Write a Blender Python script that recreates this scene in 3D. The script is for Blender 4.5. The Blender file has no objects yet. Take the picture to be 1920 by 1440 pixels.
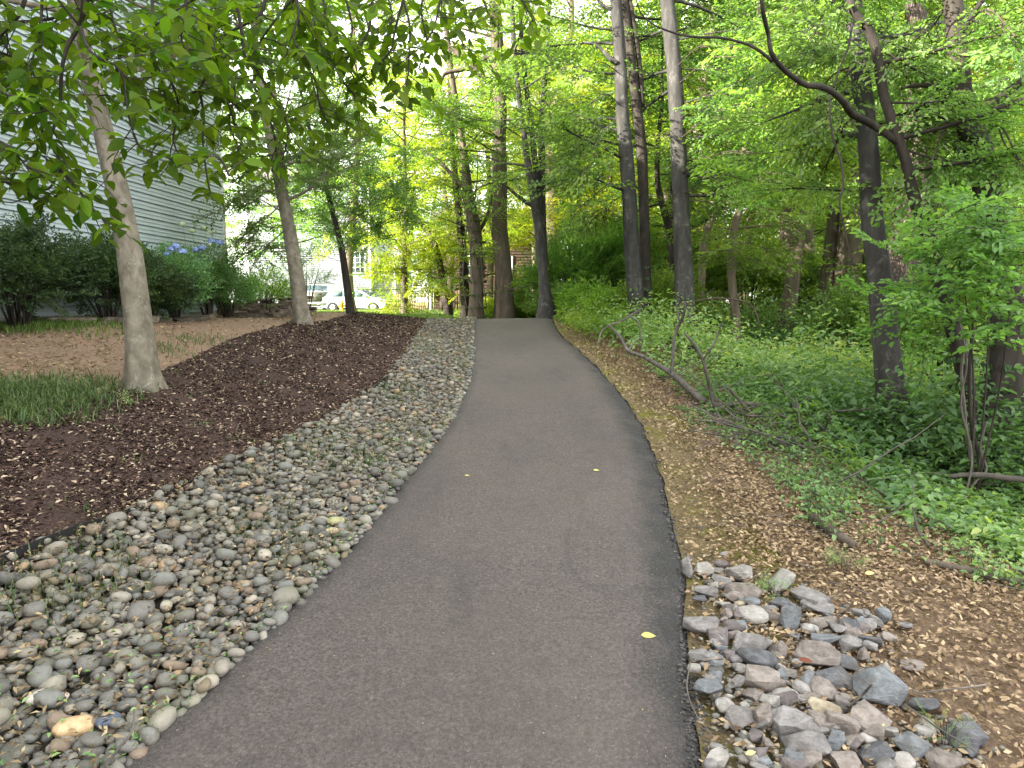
import bpy, math, random
import numpy as np
from mathutils import Vector, Matrix

R = np.random.default_rng(7)
random.seed(7)
sc = bpy.context.scene

# ------------------------------------------------------------------ camera, world, sun, exposure
H = 1.72                      # eye height above the path at the camera
F = 1297.0                    # focal length in pixels of a 1920 wide frame
PITCH = math.radians(6.81)
cam_d = bpy.data.cameras.new('camera')
cam_d.sensor_width = 36.0
cam_d.lens = F / 1920 * 36.0
cam_d.clip_start = 0.05
cam_d.clip_end = 1500
cam = bpy.data.objects.new('camera', cam_d)
sc.collection.objects.link(cam)
cam.location = (0, 0, H)
cam.rotation_euler = (math.radians(90) - PITCH, 0, 0)
sc.camera = cam

SUN_EL = math.radians(25)
SUN_DIR = Vector((-0.90, -0.40, 0)).normalized()      # horizontal direction towards the sun
world = bpy.data.worlds.new('World')
sc.world = world
world.use_nodes = True
wn = world.node_tree
wn.nodes.clear()
sky = wn.nodes.new('ShaderNodeTexSky')
sky.sky_type = 'NISHITA'
sky.sun_disc = False
sky.sun_elevation = SUN_EL
sky.sun_rotation = math.atan2(SUN_DIR.x, SUN_DIR.y)
sky.air_density = 1.0
sky.dust_density = 4.0
sky.ozone_density = 0.6
# thin bright cloud veil over the whole sky
veil = wn.nodes.new('ShaderNodeMix'); veil.data_type = 'RGBA'
veil.inputs['Factor'].default_value = 0.6
veil.inputs['B'].default_value = (11.0, 10.8, 10.4, 1)
bg = wn.nodes.new('ShaderNodeBackground'); bg.inputs['Strength'].default_value = 0.09
wo = wn.nodes.new('ShaderNodeOutputWorld')
wn.links.new(sky.outputs[0], veil.inputs['A'])
wn.links.new(veil.outputs['Result'], bg.inputs['Color'])
wn.links.new(bg.outputs[0], wo.inputs[0])

sun_d = bpy.data.lights.new('sun', 'SUN')
sun_d.energy = 4.6
sun_d.angle = math.radians(0.55)
sun_d.color = (1.0, 0.92, 0.78)
sun = bpy.data.objects.new('sun', sun_d)
sc.collection.objects.link(sun)
sv = Vector((SUN_DIR.x * math.cos(SUN_EL), SUN_DIR.y * math.cos(SUN_EL), math.sin(SUN_EL)))
sun.rotation_euler = sv.to_track_quat('Z', 'Y').to_euler()

sc.view_settings.view_transform = 'Standard'
sc.view_settings.look = 'None'
sc.view_settings.exposure = 2.65
sc.view_settings.gamma = 1.0
sc.view_settings.use_curve_mapping = False
cy = sc.cycles
cy.max_bounces = 7
cy.diffuse_bounces = 4
cy.glossy_bounces = 2
cy.transmission_bounces = 5
cy.transparent_max_bounces = 6
cy.use_denoising = True
cy.caustics_reflective = False
cy.caustics_refractive = False
cy.sample_clamp_indirect = 6

# ------------------------------------------------------------------ small maths
CP, SP = math.cos(PITCH), math.sin(PITCH)

def ray(u, v):
    a, b = (u - 960) / F, (v - 720) / F
    return np.array([a, CP - b * SP, -SP - b * CP])

def at(u, v, D):
    """point seen at pixel (u, v) at depth D along the view axis"""
    return np.array([0, 0, H]) + ray(u, v) * D

def sstep(x, a, b):
    t = np.clip((np.asarray(x, float) - a) / (b - a), 0, 1)
    return t * t * (3 - 2 * t)

_wr = np.random.default_rng(3)
_W = [(f * np.cos(a), f * np.sin(a), ph, 1 / f) for f, a, ph in
      zip(np.geomspace(0.7, 14, 26), _wr.uniform(0, 6.28, 26), _wr.uniform(0, 6.28, 26))]

def bumps(x, y, lo=0, hi=26):
    s = 0
    for kx, ky, ph, am in _W[lo:hi]:
        s = s + am * np.sin(kx * x + ky * y + ph)
    return s * 0.5

PY = np.array([-8, -3, 0, 2.4, 4.6, 7, 10.6, 14, 16.5, 17.6, 18.3, 19.2, 20.5, 22.5, 26, 31, 45, 80, 400])
PZ = np.array([-.3, -.12, -.03, .04, .17, .37, .68, .97, 1.19, 1.265, 1.28, 1.20, 1.00, .85, 1.02, 1.17, 1.15, 1.0, 1.0])

def pathz(Y):
    Y = np.asarray(Y, float)
    return (np.interp(Y - .35, PY, PZ) + np.interp(Y, PY, PZ) * 2 + np.interp(Y + .35, PY, PZ)) / 4

def march(u, v, zf):
    d = ray(u, v)
    ts = np.concatenate([np.arange(1.2, 30, .02), np.arange(30, 140, .1)])
    P = np.array([0, 0, H])[None] + d[None] * ts[:, None]
    g = P[:, 2] - zf(P[:, 0], P[:, 1])
    i = int(np.argmax(g < 0))
    if g[i] >= 0:
        i = len(ts) - 1
    return P[i]

LE = [(215,1440),(300,1360),(400,1268),(500,1175),(590,1090),(660,1018),(715,950),(765,882),(815,828),(850,775),(875,720),(884,665),(885,630),(885,604)]
RE = [(1307,1440),(1290,1300),(1280,1180),(1278,1100),(1276,1050),(1263,990),(1246,930),(1236,880),(1218,830),(1188,770),(1160,735),(1122,690),(1085,655),(1052,628),(1043,614),(1038,604)]
flat = lambda X, Y: pathz(Y)
def curve_from(px, zf, endY=None):
    P = np.array([march(u, v, zf) for u, v in px])
    o = np.argsort(P[:, 1]); P = P[o]
    Y, X = P[:, 1], P[:, 0]
    s0 = (X[1] - X[0]) / (Y[1] - Y[0])
    Y = np.concatenate([[Y[0] - 6], Y]); X = np.concatenate([[X[0] - 6 * s0], X])
    return Y, X
_ly, _lx = curve_from(LE, flat)
_ry, _rx = curve_from(RE, flat)
def smooth_interp(Y, ys, xs, w=.25):
    Y = np.asarray(Y, float)
    return sum(np.interp(Y + k * w, ys, xs) for k in (-2, -1, 0, 1, 2)) / 5
def bend(Y):                       # kept straight through the dip beyond the crest
    return 0 * np.asarray(Y, float)
def XL(Y): return smooth_interp(Y, _ly, _lx) + bend(Y)
def XR(Y): return smooth_interp(Y, _ry, _rx, .12) + bend(Y)

YH_Y = np.array([-8, 0, 5, 10, 14, 17, 20, 24, 31, 45, 400]); YH_Z = np.array([.8, .95, 1.14, 1.36, 1.40, 1.36, 1.27, 1.16, 1.17, 1.15, 1.0])
MOUNDS = []
def terrain(X, Y):
    X = np.asarray(X, float); Y = np.asarray(Y, float)
    P = pathz(Y)
    Yc = np.minimum(Y, 18.3)
    xl, xr = smooth_interp(Yc, _ly, _lx), smooth_interp(Yc, _ry, _rx, .12)
    yard = np.interp(Y, YH_Y, YH_Z)
    sl = xl - X
    # left bank: low gravel swale, then rising to the yard
    wl = np.clip(sl / 5.4, 0, 1)
    z = P + (yard - P) * (wl * .85 + .15 * sstep(sl, 0, 6)) - .05 * sstep(sl, 0, .5) * (1 - sstep(sl, .8, 2.0))
    far = sstep(Y, 18.3, 19.6)
    zf = np.interp(Y, [18.3, 24, 31, 45, 80, 400], [1.29, 1.16, 1.17, 1.15, 1.0, 1.0])
    z = np.where(sl > 0, z * (1 - far * sstep(sl, 0, 1.2)) + zf * far * sstep(sl, 0, 1.2), z)
    s = X - xr
    zr = P - .03 * sstep(s, 0, .3) - .30 * sstep(s, .2, 4.0) - .15 * sstep(s, 4, 12)
    rf = sstep(Y, 17.2, 20) * sstep(s, .1, 1.4)
    zr = zr * (1 - rf) + (np.interp(Y, [17, 24, 31, 45, 400], [1.16, 1.12, 1.15, 1.15, 1.0]) - .1 * sstep(s, 1, 8)) * rf
    z = np.where(s > 0, zr, z)
    off = sstep(np.maximum(sl, s), .05, .8)
    z = z + off * .035 * bumps(X, Y, 0, 10)
    for mx, my, mr, mh in MOUNDS:
        z = z + mh * np.exp(-((X - mx) ** 2 + (Y - my) ** 2) / (mr * mr))
    return z
def gz(x, y): return float(terrain(x, y))
def ground(u, v):
    return march(u, v, terrain)

GE = [(0,1068),(60,1046),(170,1000),(250,965),(330,925),(430,872),(560,815),(612,793),(690,742),(735,705),(765,665),(785,632),(797,612),(801,602)]
ME = [(0,790),(110,762),(205,742),(290,700),(390,655),(470,622),(545,606),(600,600),(640,596)]
MOUNDS[:] = [(-4.3, 14.0, 1.0, .06), (-4.35, 18.6, 1.3, .10)]
_gy, _gx = curve_from(GE, terrain)
_my, _mx = curve_from(ME, terrain)
def XG(Y): return np.minimum(smooth_interp(Y, _gy, _gx), XL(np.minimum(Y, 18.3)) - .25)
def XM(Y): return np.minimum(smooth_interp(Y, _my, _mx, .4), XG(Y) - .4)

# ------------------------------------------------------------------ mesh helpers
class Geo:
    """collects vertices, quads / triangles and a per-face tone"""
    def __init__(s): s.v = []; s.f = []; s.t = []; s.n = 0
    def add(s, V, Fa, tone=None):
        V = np.asarray(V, float).reshape(-1, 3); Fa = np.asarray(Fa, int)
        s.v.append(V); s.f.append(Fa + s.n); s.n += len(V)
        k = len(Fa)
        if tone is None: tone = .5
        s.t.append(np.broadcast_to(np.asarray(tone, float), (k,)).copy())
        return s
    def box(s, x0, x1, y0, y1, z0, z1, tone=None):
        V = [(x, y, z) for x in (x0, x1) for y in (y0, y1) for z in (z0, z1)]
        return s.add(V, [(0,1,3,2),(4,6,7,5),(0,4,5,1),(2,3,7,6),(0,2,6,4),(1,5,7,3)], tone)
    def tube(s, P, rad, sides=8, jit=0, tone=None, cap=True):
        P = np.asarray(P, float); n = len(P)
        rad = np.broadcast_to(np.asarray(rad, float), (n,))
        T = np.gradient(P, axis=0); T /= np.linalg.norm(T, axis=1)[:, None] + 1e-9
        up = np.array([0, 0, 1.]) if abs(T[0][2]) < .9 else np.array([1., 0, 0])
        A = np.cross(T, up); A /= np.linalg.norm(A, axis=1)[:, None] + 1e-9
        B = np.cross(T, A)
        th = np.linspace(0, 2 * math.pi, sides, endpoint=False)
        rr = rad[:, None] * (1 + (R.uniform(-jit, jit, (n, sides)) if jit else 0))
        V = P[:, None] + rr[..., None] * (np.cos(th)[None, :, None] * A[:, None] + np.sin(th)[None, :, None] * B[:, None])
        i = np.arange(n - 1)[:, None] * sides; j = np.arange(sides)[None]
        k = (j + 1) % sides
        Fq = np.stack([i + j, i + k, i + sides + k, i + sides + j], -1).reshape(-1, 4)
        base = s.n
        s.add(V.reshape(-1, 3), Fq, tone)
        if cap:
            c0 = s.n
            s.add([P[0], P[-1]], np.zeros((0, 4), int), tone)
            fr = np.stack([base + (j + 1) % sides, base + j, np.full_like(j, c0), np.full_like(j, c0)], -1)[0]
            e = base + (n - 1) * sides
            fe = np.stack([e + j, e + (j + 1) % sides, np.full_like(j, c0 + 1), np.full_like(j, c0 + 1)], -1)[0]
            s.f.append(fr); s.f.append(fe)
            tt = .5 if tone is None else float(np.mean(tone))
            s.t.append(np.full(len(fr), tt)); s.t.append(np.full(len(fe), tt))
        return s

def to_mesh(name, g, smooth=False):
    V = np.concatenate(g.v)
    parts = [(f, t) for f, t in zip(g.f, g.t) if len(f)]
    me = bpy.data.meshes.new(name)
    loops, starts, tones, c = [], [], [], 0
    for f, t in parts:
        if f.shape[1] == 4:
            deg = f[:, 2] == f[:, 3]
            if deg.any():
                groups = [(f[~deg], t[~deg]), (f[deg][:, :3], t[deg])]
            else: groups = [(f, t)]
        else: groups = [(f, t)]
        for ff, tt in groups:
            if not len(ff): continue
            k = ff.shape[1]
            loops.append(ff.ravel()); starts.append(c + np.arange(len(ff)) * k); c += ff.size
            tones.append(tt)
    loops = np.concatenate(loops).astype(np.int32); starts = np.concatenate(starts).astype(np.int32)
    tones = np.concatenate(tones).astype(np.float32)
    me.vertices.add(len(V)); me.vertices.foreach_set('co', V.astype(np.float32).ravel())
    me.loops.add(len(loops)); me.loops.foreach_set('vertex_index', loops)
    me.polygons.add(len(starts)); me.polygons.foreach_set('loop_start', starts)
    at_ = me.attributes.new('tone', 'FLOAT', 'FACE'); at_.data.foreach_set('value', tones)
    if smooth: me.polygons.foreach_set('use_smooth', np.ones(len(starts), bool))
    me.update(calc_edges=True)
    return me

def link(name, me, m=None, parent=None, loc=None):
    o = bpy.data.objects.new(name, me); sc.collection.objects.link(o)
    if m is not None and me is not None and not me.materials: me.materials.append(m)
    if parent is not None: o.parent = parent
    if loc is not None: o.location = loc
    return o

def obj(name, g, m, parent=None, smooth=False, kind=None, off=None):
    """one mesh object; world coordinates are turned local to the parent's origin"""
    if off is None and parent is not None: off = np.array(parent['_o'])
    if off is not None:
        g.v = [np.concatenate(g.v) - off]
    o = link(name, to_mesh(name, g, smooth), m, parent)
    if kind: o['kind'] = kind
    return o

def tag(o, label=None, cat=None, group=None, kind=None):
    if label: o['label'] = label
    if cat: o['category'] = cat
    if group: o['group'] = group
    if kind: o['kind'] = kind
    return o

def thing(name, loc, label, cat, group=None):
    o = link(name, None); o.location = [float(c) for c in loc]
    o.empty_display_size = .2
    o['_o'] = [float(c) for c in loc]
    return tag(o, label, cat, group)

# ------------------------------------------------------------------ materials
class M:
    def __init__(s, name):
        s.m = bpy.data.materials.new(name); s.m.use_nodes = True
        s.nt = s.m.node_tree; s.nt.nodes.clear()
        s.out = s.N('ShaderNodeOutputMaterial')
        s.tc = None
    def N(s, t, **kw):
        n = s.nt.nodes.new(t)
        for k, v in kw.items(): setattr(n, k, v)
        return n
    def L(s, a, b): s.nt.links.new(a, b)
    def coord(s, kind='Object', scale=(1, 1, 1)):
        if s.tc is None: s.tc = s.N('ShaderNodeTexCoord')
        mp = s.N('ShaderNodeMapping'); mp.inputs['Scale'].default_value = scale
        s.L(s.tc.outputs[kind], mp.inputs[0]); return mp.outputs[0]
    def pos(s, scale=(1, 1, 1)):
        g = s.N('ShaderNodeNewGeometry'); mp = s.N('ShaderNodeMapping'); mp.inputs['Scale'].default_value = scale
        s.L(g.outputs['Position'], mp.inputs[0]); return mp.outputs[0]
    def noise(s, vec, scale, detail=4, rough=.6, dist=0):
        n = s.N('ShaderNodeTexNoise'); n.inputs['Scale'].default_value = scale
        n.inputs['Detail'].default_value = detail; n.inputs['Roughness'].default_value = rough
        n.inputs['Distortion'].default_value = dist
        s.L(vec, n.inputs['Vector']); return n.outputs['Fac']
    def voro(s, vec, scale, out='Distance', feature='F1'):
        n = s.N('ShaderNodeTexVoronoi', feature=feature); n.inputs['Scale'].default_value = scale
        s.L(vec, n.inputs['Vector']); return n.outputs[out]
    def ramp(s, fac, stops, interp='LINEAR'):
        r = s.N('ShaderNodeValToRGB'); cr = r.color_ramp; cr.interpolation = interp
        while len(cr.elements) < len(stops): cr.elements.new(.5)
        for e, (p, c) in zip(cr.elements, stops):
            e.position = p; e.color = (*c, 1) if len(c) == 3 else c
        s.L(fac, r.inputs[0]); return r.outputs[0]
    def val(s, fac, stops):
        return s.ramp(fac, [(p, (v, v, v)) for p, v in stops])
    def mix(s, f, a, b, mode='MIX'):
        n = s.N('ShaderNodeMix', data_type='RGBA', blend_type=mode)
        for sock, x in ((n.inputs['Factor'], f), (n.inputs['A'], a), (n.inputs['B'], b)):
            if isinstance(x, (int, float)): sock.default_value = x if sock.name == 'Factor' else (x, x, x, 1)
            elif isinstance(x, tuple): sock.default_value = (*x, 1)
            else: s.L(x, sock)
        return n.outputs['Result']
    def attr(s, name='tone'):
        a = s.N('ShaderNodeAttribute', attribute_name=name); return a.outputs['Fac']
    def rnd(s):
        return s.N('ShaderNodeObjectInfo').outputs['Random']
    def math(s, op, a, b=None):
        n = s.N('ShaderNodeMath', operation=op)
        for i, x in enumerate((a, b)):
            if x is None: continue
            if isinstance(x, (int, float)): n.inputs[i].default_value = x
            else: s.L(x, n.inputs[i])
        return n.outputs[0]
    def bump(s, h, strength=.5, dist=.01, prev=None):
        b = s.N('ShaderNodeBump'); b.inputs['Strength'].default_value = strength; b.inputs['Distance'].default_value = dist
        s.L(h, b.inputs['Height'])
        if prev is not None: s.L(prev, b.inputs['Normal'])
        return b.outputs[0]
    def finish(s, col, rough=.8, normal=None, spec=.35, metal=0, coat=0):
        p = s.N('ShaderNodeBsdfPrincipled')
        for k, x in (('Base Color', col), ('Roughness', rough)):
            if isinstance(x, (int, float)): p.inputs[k].default_value = x
            elif isinstance(x, tuple): p.inputs[k].default_value = (*x, 1)
            else: s.L(x, p.inputs[k])
        p.inputs['Specular IOR Level'].default_value = spec
        p.inputs['Metallic'].default_value = metal
        p.inputs['Coat Weight'].default_value = coat
        if normal is not None: s.L(normal, p.inputs['Normal'])
        s.L(p.outputs[0], s.out.inputs[0]); return s.m

def leaf_mat(name, stops, trans=.4, rough=.45, rnd_amt=.25, tcol=1.25, spec=.35):
    s = M(name)
    c = s.ramp(s.attr(), stops)
    if rnd_amt:
        k = s.math('ADD', s.math('MULTIPLY', s.rnd(), rnd_amt), 1 - rnd_amt / 2)
        hs = s.N('ShaderNodeHueSaturation'); s.L(k, hs.inputs['Value'])
        s.L(s.math('ADD', s.math('MULTIPLY', s.rnd(), .03), .485), hs.inputs['Hue'])
        s.L(c, hs.inputs['Color']); c = hs.outputs[0]
    p = s.N('ShaderNodeBsdfPrincipled'); s.L(c, p.inputs['Base Color'])
    p.inputs['Roughness'].default_value = rough; p.inputs['Specular IOR Level'].default_value = spec
    t = s.N('ShaderNodeBsdfTranslucent')
    tc_ = s.mix(1.0, c, (tcol * 1.05, tcol * 1.15, tcol * .45), 'MULTIPLY'); s.L(tc_, t.inputs[0])
    mx = s.N('ShaderNodeMixShader'); mx.inputs[0].default_value = trans
    s.L(p.outputs[0], mx.inputs[1]); s.L(t.outputs[0], mx.inputs[2]); s.L(mx.outputs[0], s.out.inputs[0])
    return s.m

def bark_mat(name, c0, c1, c2, stretch=.35, sc_=9, rough=.85, bump=.6, blotch=.5, pale=None, furrow=False):
    s = M(name)
    v = s.coord('Object', (1, 1, stretch))
    n1 = s.noise(v, sc_, 8, .62, .4)
    n2 = s.noise(s.coord('Object', (1, 1, .5)), 2.2, 3, .6)
    c = s.ramp(n1, [(.3, c0), (.52, c1), (.72, c2)])
    c = s.mix(s.val(n2, [(.4, 0), (.62, blotch)]), c, tuple(x * .45 for x in c1))
    if pale:
        n3 = s.noise(s.coord('Object', (1, 1, .8)), 5.5, 5, .7, .6)
        c = s.mix(s.val(n3, [(.56, 0), (.66, .8)]), c, pale)
    k = s.math('ADD', s.math('MULTIPLY', s.rnd(), .5), .75)
    hs = s.N('ShaderNodeHueSaturation'); s.L(k, hs.inputs['Value']); s.L(c, hs.inputs['Color'])
    h = n1
    if furrow:
        h = s.voro(s.coord('Object', (1, 1, .12)), 26, feature='DISTANCE_TO_EDGE')
        h = s.val(h, [(0, 0), (.25, 1)])
        c2_ = s.mix(h, tuple(x * .35 for x in c1), hs.outputs[0])
        b = s.bump(h, .9, .02)
        return s.finish(c2_, rough, b, .2)
    fine = s.noise(v, sc_ * 5, 5, .7)
    b = s.bump(fine, bump * .5, .004, s.bump(h, bump, .012))
    return s.finish(hs.outputs[0], rough, b, .25)

# most leaf greens are raised above real albedos to make up for missing light
G_mid = leaf_mat('leaf_mid', [(0, (.07, .14, .040)), (.5, (.135, .245, .066)), (1, (.25, .37, .11))], .52)
G_light = leaf_mat('leaf_light', [(0, (.10, .18, .035)), (.5, (.18, .29, .055)), (1, (.30, .40, .09))], .55)
G_yel = leaf_mat('leaf_yellow_green', [(0, (.15, .22, .02)), (.5, (.27, .34, .03)), (.85, (.44, .44, .04)), (1, (.55, .42, .06))], .55)
G_dark = leaf_mat('leaf_dark', [(0, (.028, .058, .026)), (.5, (.058, .108, .042)), (1, (.12, .19, .065))], .3)
G_blue = leaf_mat('leaf_blue_green', [(0, (.09, .18, .075)), (.5, (.18, .32, .13)), (1, (.29, .43, .18))], .45)
G_near = leaf_mat('leaf_near', [(0, (.045, .100, .008)), (.5, (.080, .155, .012)), (1, (.15, .24, .022))], .6, .6, .3, 1.3, .2)
G_cover = leaf_mat('leaf_cover', [(0, (.09, .17, .068)), (.5, (.185, .31, .125)), (.9, (.30, .42, .18)), (1, (.40, .48, .17))], .42)
G_grass = leaf_mat('grass_blade', [(0, (.06, .10, .02)), (.5, (.10, .18, .035)), (1, (.20, .26, .06))], .35, .5, 0)
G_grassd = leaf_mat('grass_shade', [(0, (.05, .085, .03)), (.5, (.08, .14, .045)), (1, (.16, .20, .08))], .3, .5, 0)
D_leaf = leaf_mat('dead_leaf', [(0, (.05, .032, .019)), (.35, (.15, .10, .058)), (.7, (.30, .22, .13)), (.93, (.46, .365, .23)), (1, (.52, .42, .12))], .12, .7, .1, 1.0, .2)
Y_leaf = leaf_mat('yellow_leaf', [(0, (.50, .42, .10)), (1, (.60, .55, .22))], .2, .5, .2, 1.0)

B_pale = bark_mat('bark_pale', (.11, .095, .07), (.205, .18, .138), (.30, .27, .215), .7, 10, .88, .8, .38, (.33, .32, .28))
B_grey = bark_mat('bark_grey', (.024, .023, .022), (.046, .044, .042), (.085, .082, .076), .22, 10, .85, .8, .5, (.11, .107, .10))
B_dark = bark_mat('bark_dark', (.016, .013, .011), (.035, .029, .024), (.065, .056, .047), .25, 12, .85, .8, .4)
B_brown = bark_mat('bark_brown', (.045, .035, .028), (.092, .074, .058), (.145, .118, .095), .15, 12, .88, .8, .4)
B_far = bark_mat('bark_far', (.09, .07, .052), (.15, .12, .09), (.21, .175, .14), .15, 9, .88, .5, .3)
B_ridge = bark_mat('bark_ridged', (.045, .034, .028), (.085, .066, .055), (.13, .105, .088), .12, 12, .9, .8, .3, furrow=True)
B_dead = bark_mat('dead_wood', (.055, .048, .042), (.115, .102, .09), (.20, .182, .16), .3, 9, .85, .7, .4)
B_twig = bark_mat('twig_bark', (.03, .022, .018), (.06, .045, .035), (.10, .08, .06), .5, 20, .8, .3, .2)

# ------------------------------------------------------------------ leaves
def leaf_faces(g, P, D, N, S, W=.5, tone=None, detail=1, droop=.15, fold=.14):
    """P base, D direction, N normal, S length of every leaf; detail 1: 2 triangles, 2: 4, 3: 12"""
    n = len(P)
    D = D / (np.linalg.norm(D, axis=1)[:, None] + 1e-9)
    N = N - (N * D).sum(1)[:, None] * D
    N = N / (np.linalg.norm(N, axis=1)[:, None] + 1e-9)
    X = np.cross(D, N)
    S = np.broadcast_to(np.asarray(S, float), (n,))[:, None]
    tone = R.uniform(0, 1, n) if tone is None else tone
    if detail == 1:
        a = P; b = P + D * S * .42 + X * S * W * .5 + N * S * fold; c = P + D * S - N * S * droop; d = P + D * S * .42 - X * S * W * .5 + N * S * fold
        V = np.stack([a, b, c, d], 1)
        g.add(V.reshape(-1, 3), np.arange(4)[None] + 4 * np.arange(n)[:, None], tone)
    elif detail == 2:
        k = [(0, 0, 0), (.28, .42, fold), (.66, .40, fold * .8), (1, 0, -droop), (.66, -.40, fold * .8), (.28, -.42, fold)]
        V = np.stack([P + D * S * x + X * S * W * y + N * S * z for x, y, z in k], 1)
        b = 6 * np.arange(n)[:, None]
        g.add(V.reshape(-1, 3), np.concatenate([np.array([[0, 1, 2, 3]]) + b, np.array([[0, 3, 4, 5]]) + b]), np.concatenate([tone, tone]))
    else:
        xs = [0, .14, .34, .56, .76, .9, 1]; hw = [0, .30, .48, .45, .29, .12, 0]
        cen = [P + D * S * x - N * S * droop * x * x for x in xs]
        Lf = [P + D * S * x + X * S * W * h + N * S * (fold * h * 1.6 - droop * x * x) for x, h in zip(xs, hw)]
        Rt = [P + D * S * x - X * S * W * h + N * S * (fold * h * 1.6 - droop * x * x) for x, h in zip(xs, hw)]
        V = np.stack(cen + Lf[1:6] + Rt[1:6], 1)      # 7 + 5 + 5
        b = 17 * np.arange(n)[:, None]
        q = [(1, 2, 8, 7), (2, 3, 9, 8), (3, 4, 10, 9), (4, 5, 11, 10), (2, 1, 12, 13), (3, 2, 13, 14), (4, 3, 14, 15), (5, 4, 15, 16),
             (0, 1, 7, 7), (1, 0, 12, 12), (5, 6, 11, 11), (6, 5, 16, 16)]
        Fq = np.concatenate([np.array([x]) + b for x in q])
        g.add(V.reshape(-1, 3), Fq, np.tile(tone, len(q)))

def unit(v):
    v = np.asarray(v, float); return v / (np.linalg.norm(v, axis=-1, keepdims=True) + 1e-9)

def make_spray(seed, lf=.08, nside=9, L=1.0, flat=.3):
    """a flat leafy twig along +X, about 1 m long: leaf frames and twig segments"""
    r = np.random.default_rng(seed)
    P, D, N, S, segs = [], [], [], [], []
    main = [np.array([0, 0, 0.])]
    for i in range(8):
        main.append(main[-1] + np.array([L / 8, r.normal(0, .018), r.normal(-.004 * i, .015)]))
    main = np.array(main)
    segs.append((main, .007))
    def leaves(A, B, k, sgn0):
        for j in range(k):
            t = (j + .6) / k; p = A + (B - A) * t; sg = 1 if (j + sgn0) % 2 else -1
            d = unit(B - A); side = np.cross(d, [0, 0, 1.]) * sg
            dd = unit(d * .75 + side * .75 + r.normal(0, .22, 3) + [0, 0, -.12])
            P.append(p); D.append(dd); N.append(unit(np.array([0, 0, 1.]) + r.normal(0, flat, 3))); S.append(lf * r.uniform(.65, 1.15))
        P.append(B); D.append(unit(B - A + r.normal(0, .15, 3) * np.linalg.norm(B - A))); N.append(unit(np.array([0, 0, 1.]) + r.normal(0, flat, 3))); S.append(lf * r.uniform(.8, 1.2))
    for i in range(nside):
        t = .12 + .85 * i / nside + r.uniform(-.02, .02)
        A = main[0] + (main[-1] - main[0]) * t; A[1] = np.interp(t * 8, range(9), main[:, 1]); A[2] = np.interp(t * 8, range(9), main[:, 2])
        ang = math.radians(r.uniform(38, 65)) * (1 if i % 2 else -1)
        ln = L * (.42 * (1 - t) + .13) * r.uniform(.7, 1.3)
        B = A + ln * np.array([math.cos(ang), math.sin(ang), r.uniform(-.22, .12)])
        segs.append((np.array([A, (A + B) / 2 + r.normal(0, .01, 3), B]), .004))
        leaves(A, B, max(2, int(ln / (lf * .62))), i)
    leaves(main[3], main[-1], int(L * .6 / (lf * .7)), 0)
    return dict(P=np.array(P), D=np.array(D), N=np.array(N), S=np.array(S), segs=segs)

SPRAYS = [make_spray(i, .10, 9, 1.0, .55) for i in range(6)]
SPR_FINE = [make_spray(20 + i, .06, 11, 1.0, .7) for i in range(4)]
SPR_BIG = [make_spray(40 + i, .12, 7, 1.0, .5) for i in range(4)]

def put_spray(gl, gw, pos, d, scale=1., up=(0, 0, 1), set_=None, detail=1, tone=(0, 1), keep=1.0, lscale=None, W=.5):
    sp = (set_ or SPRAYS)[R.integers(len(set_ or SPRAYS))]
    d = unit(d); s = unit(np.cross(up, d)); n = np.cross(d, s)
    Mx = np.stack([d, s, n], 1)
    P = sp['P'] @ Mx.T * scale + pos
    k = R.random(len(P)) < keep
    ls = scale if lscale is None else lscale
    tn = np.clip(R.uniform(tone[0], tone[1]) * .5 + R.uniform(tone[0], tone[1], k.sum()) * .5, 0, 1)
    leaf_faces(gl, P[k], (sp['D'] @ Mx.T)[k], (sp['N'] @ Mx.T)[k], sp['S'][k] * ls, W, tn, detail)
    if gw is not None:
        for q, r_ in sp['segs']:
            gw.tube(q @ Mx.T * scale + pos, [r_ * scale] * (len(q) - 1) + [r_ * scale * .3], 3, cap=False)

def curve(P, n=24):
    """smooth curve through the points (Catmull-Rom)"""
    P = np.asarray(P, float)
    if len(P) < 3:
        t = np.linspace(0, 1, n)[:, None]; return P[0] * (1 - t) + P[-1] * t
    Q = np.vstack([2 * P[0] - P[1], P, 2 * P[-1] - P[-2]])
    out = []
    per = max(2, n // (len(P) - 1))
    for i in range(len(P) - 1):
        a, b, c, d = Q[i:i + 4]
        for t in np.linspace(0, 1, per, endpoint=False):
            out.append(.5 * (2 * b + (c - a) * t + (2 * a - 5 * b + 4 * c - d) * t * t + (3 * b - a - 3 * c + d) * t ** 3))
    out.append(P[-1])
    return np.array(out)

def limb_path(A, d, L, rise=.1, n=9, wob=.06):
    d = unit(d); P = [np.array(A, float)]
    for i in range(n):
        d = unit(d + R.normal(0, wob, 3) + [0, 0, rise / n])
        P.append(P[-1] + d * L / n)
    return np.array(P)

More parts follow.
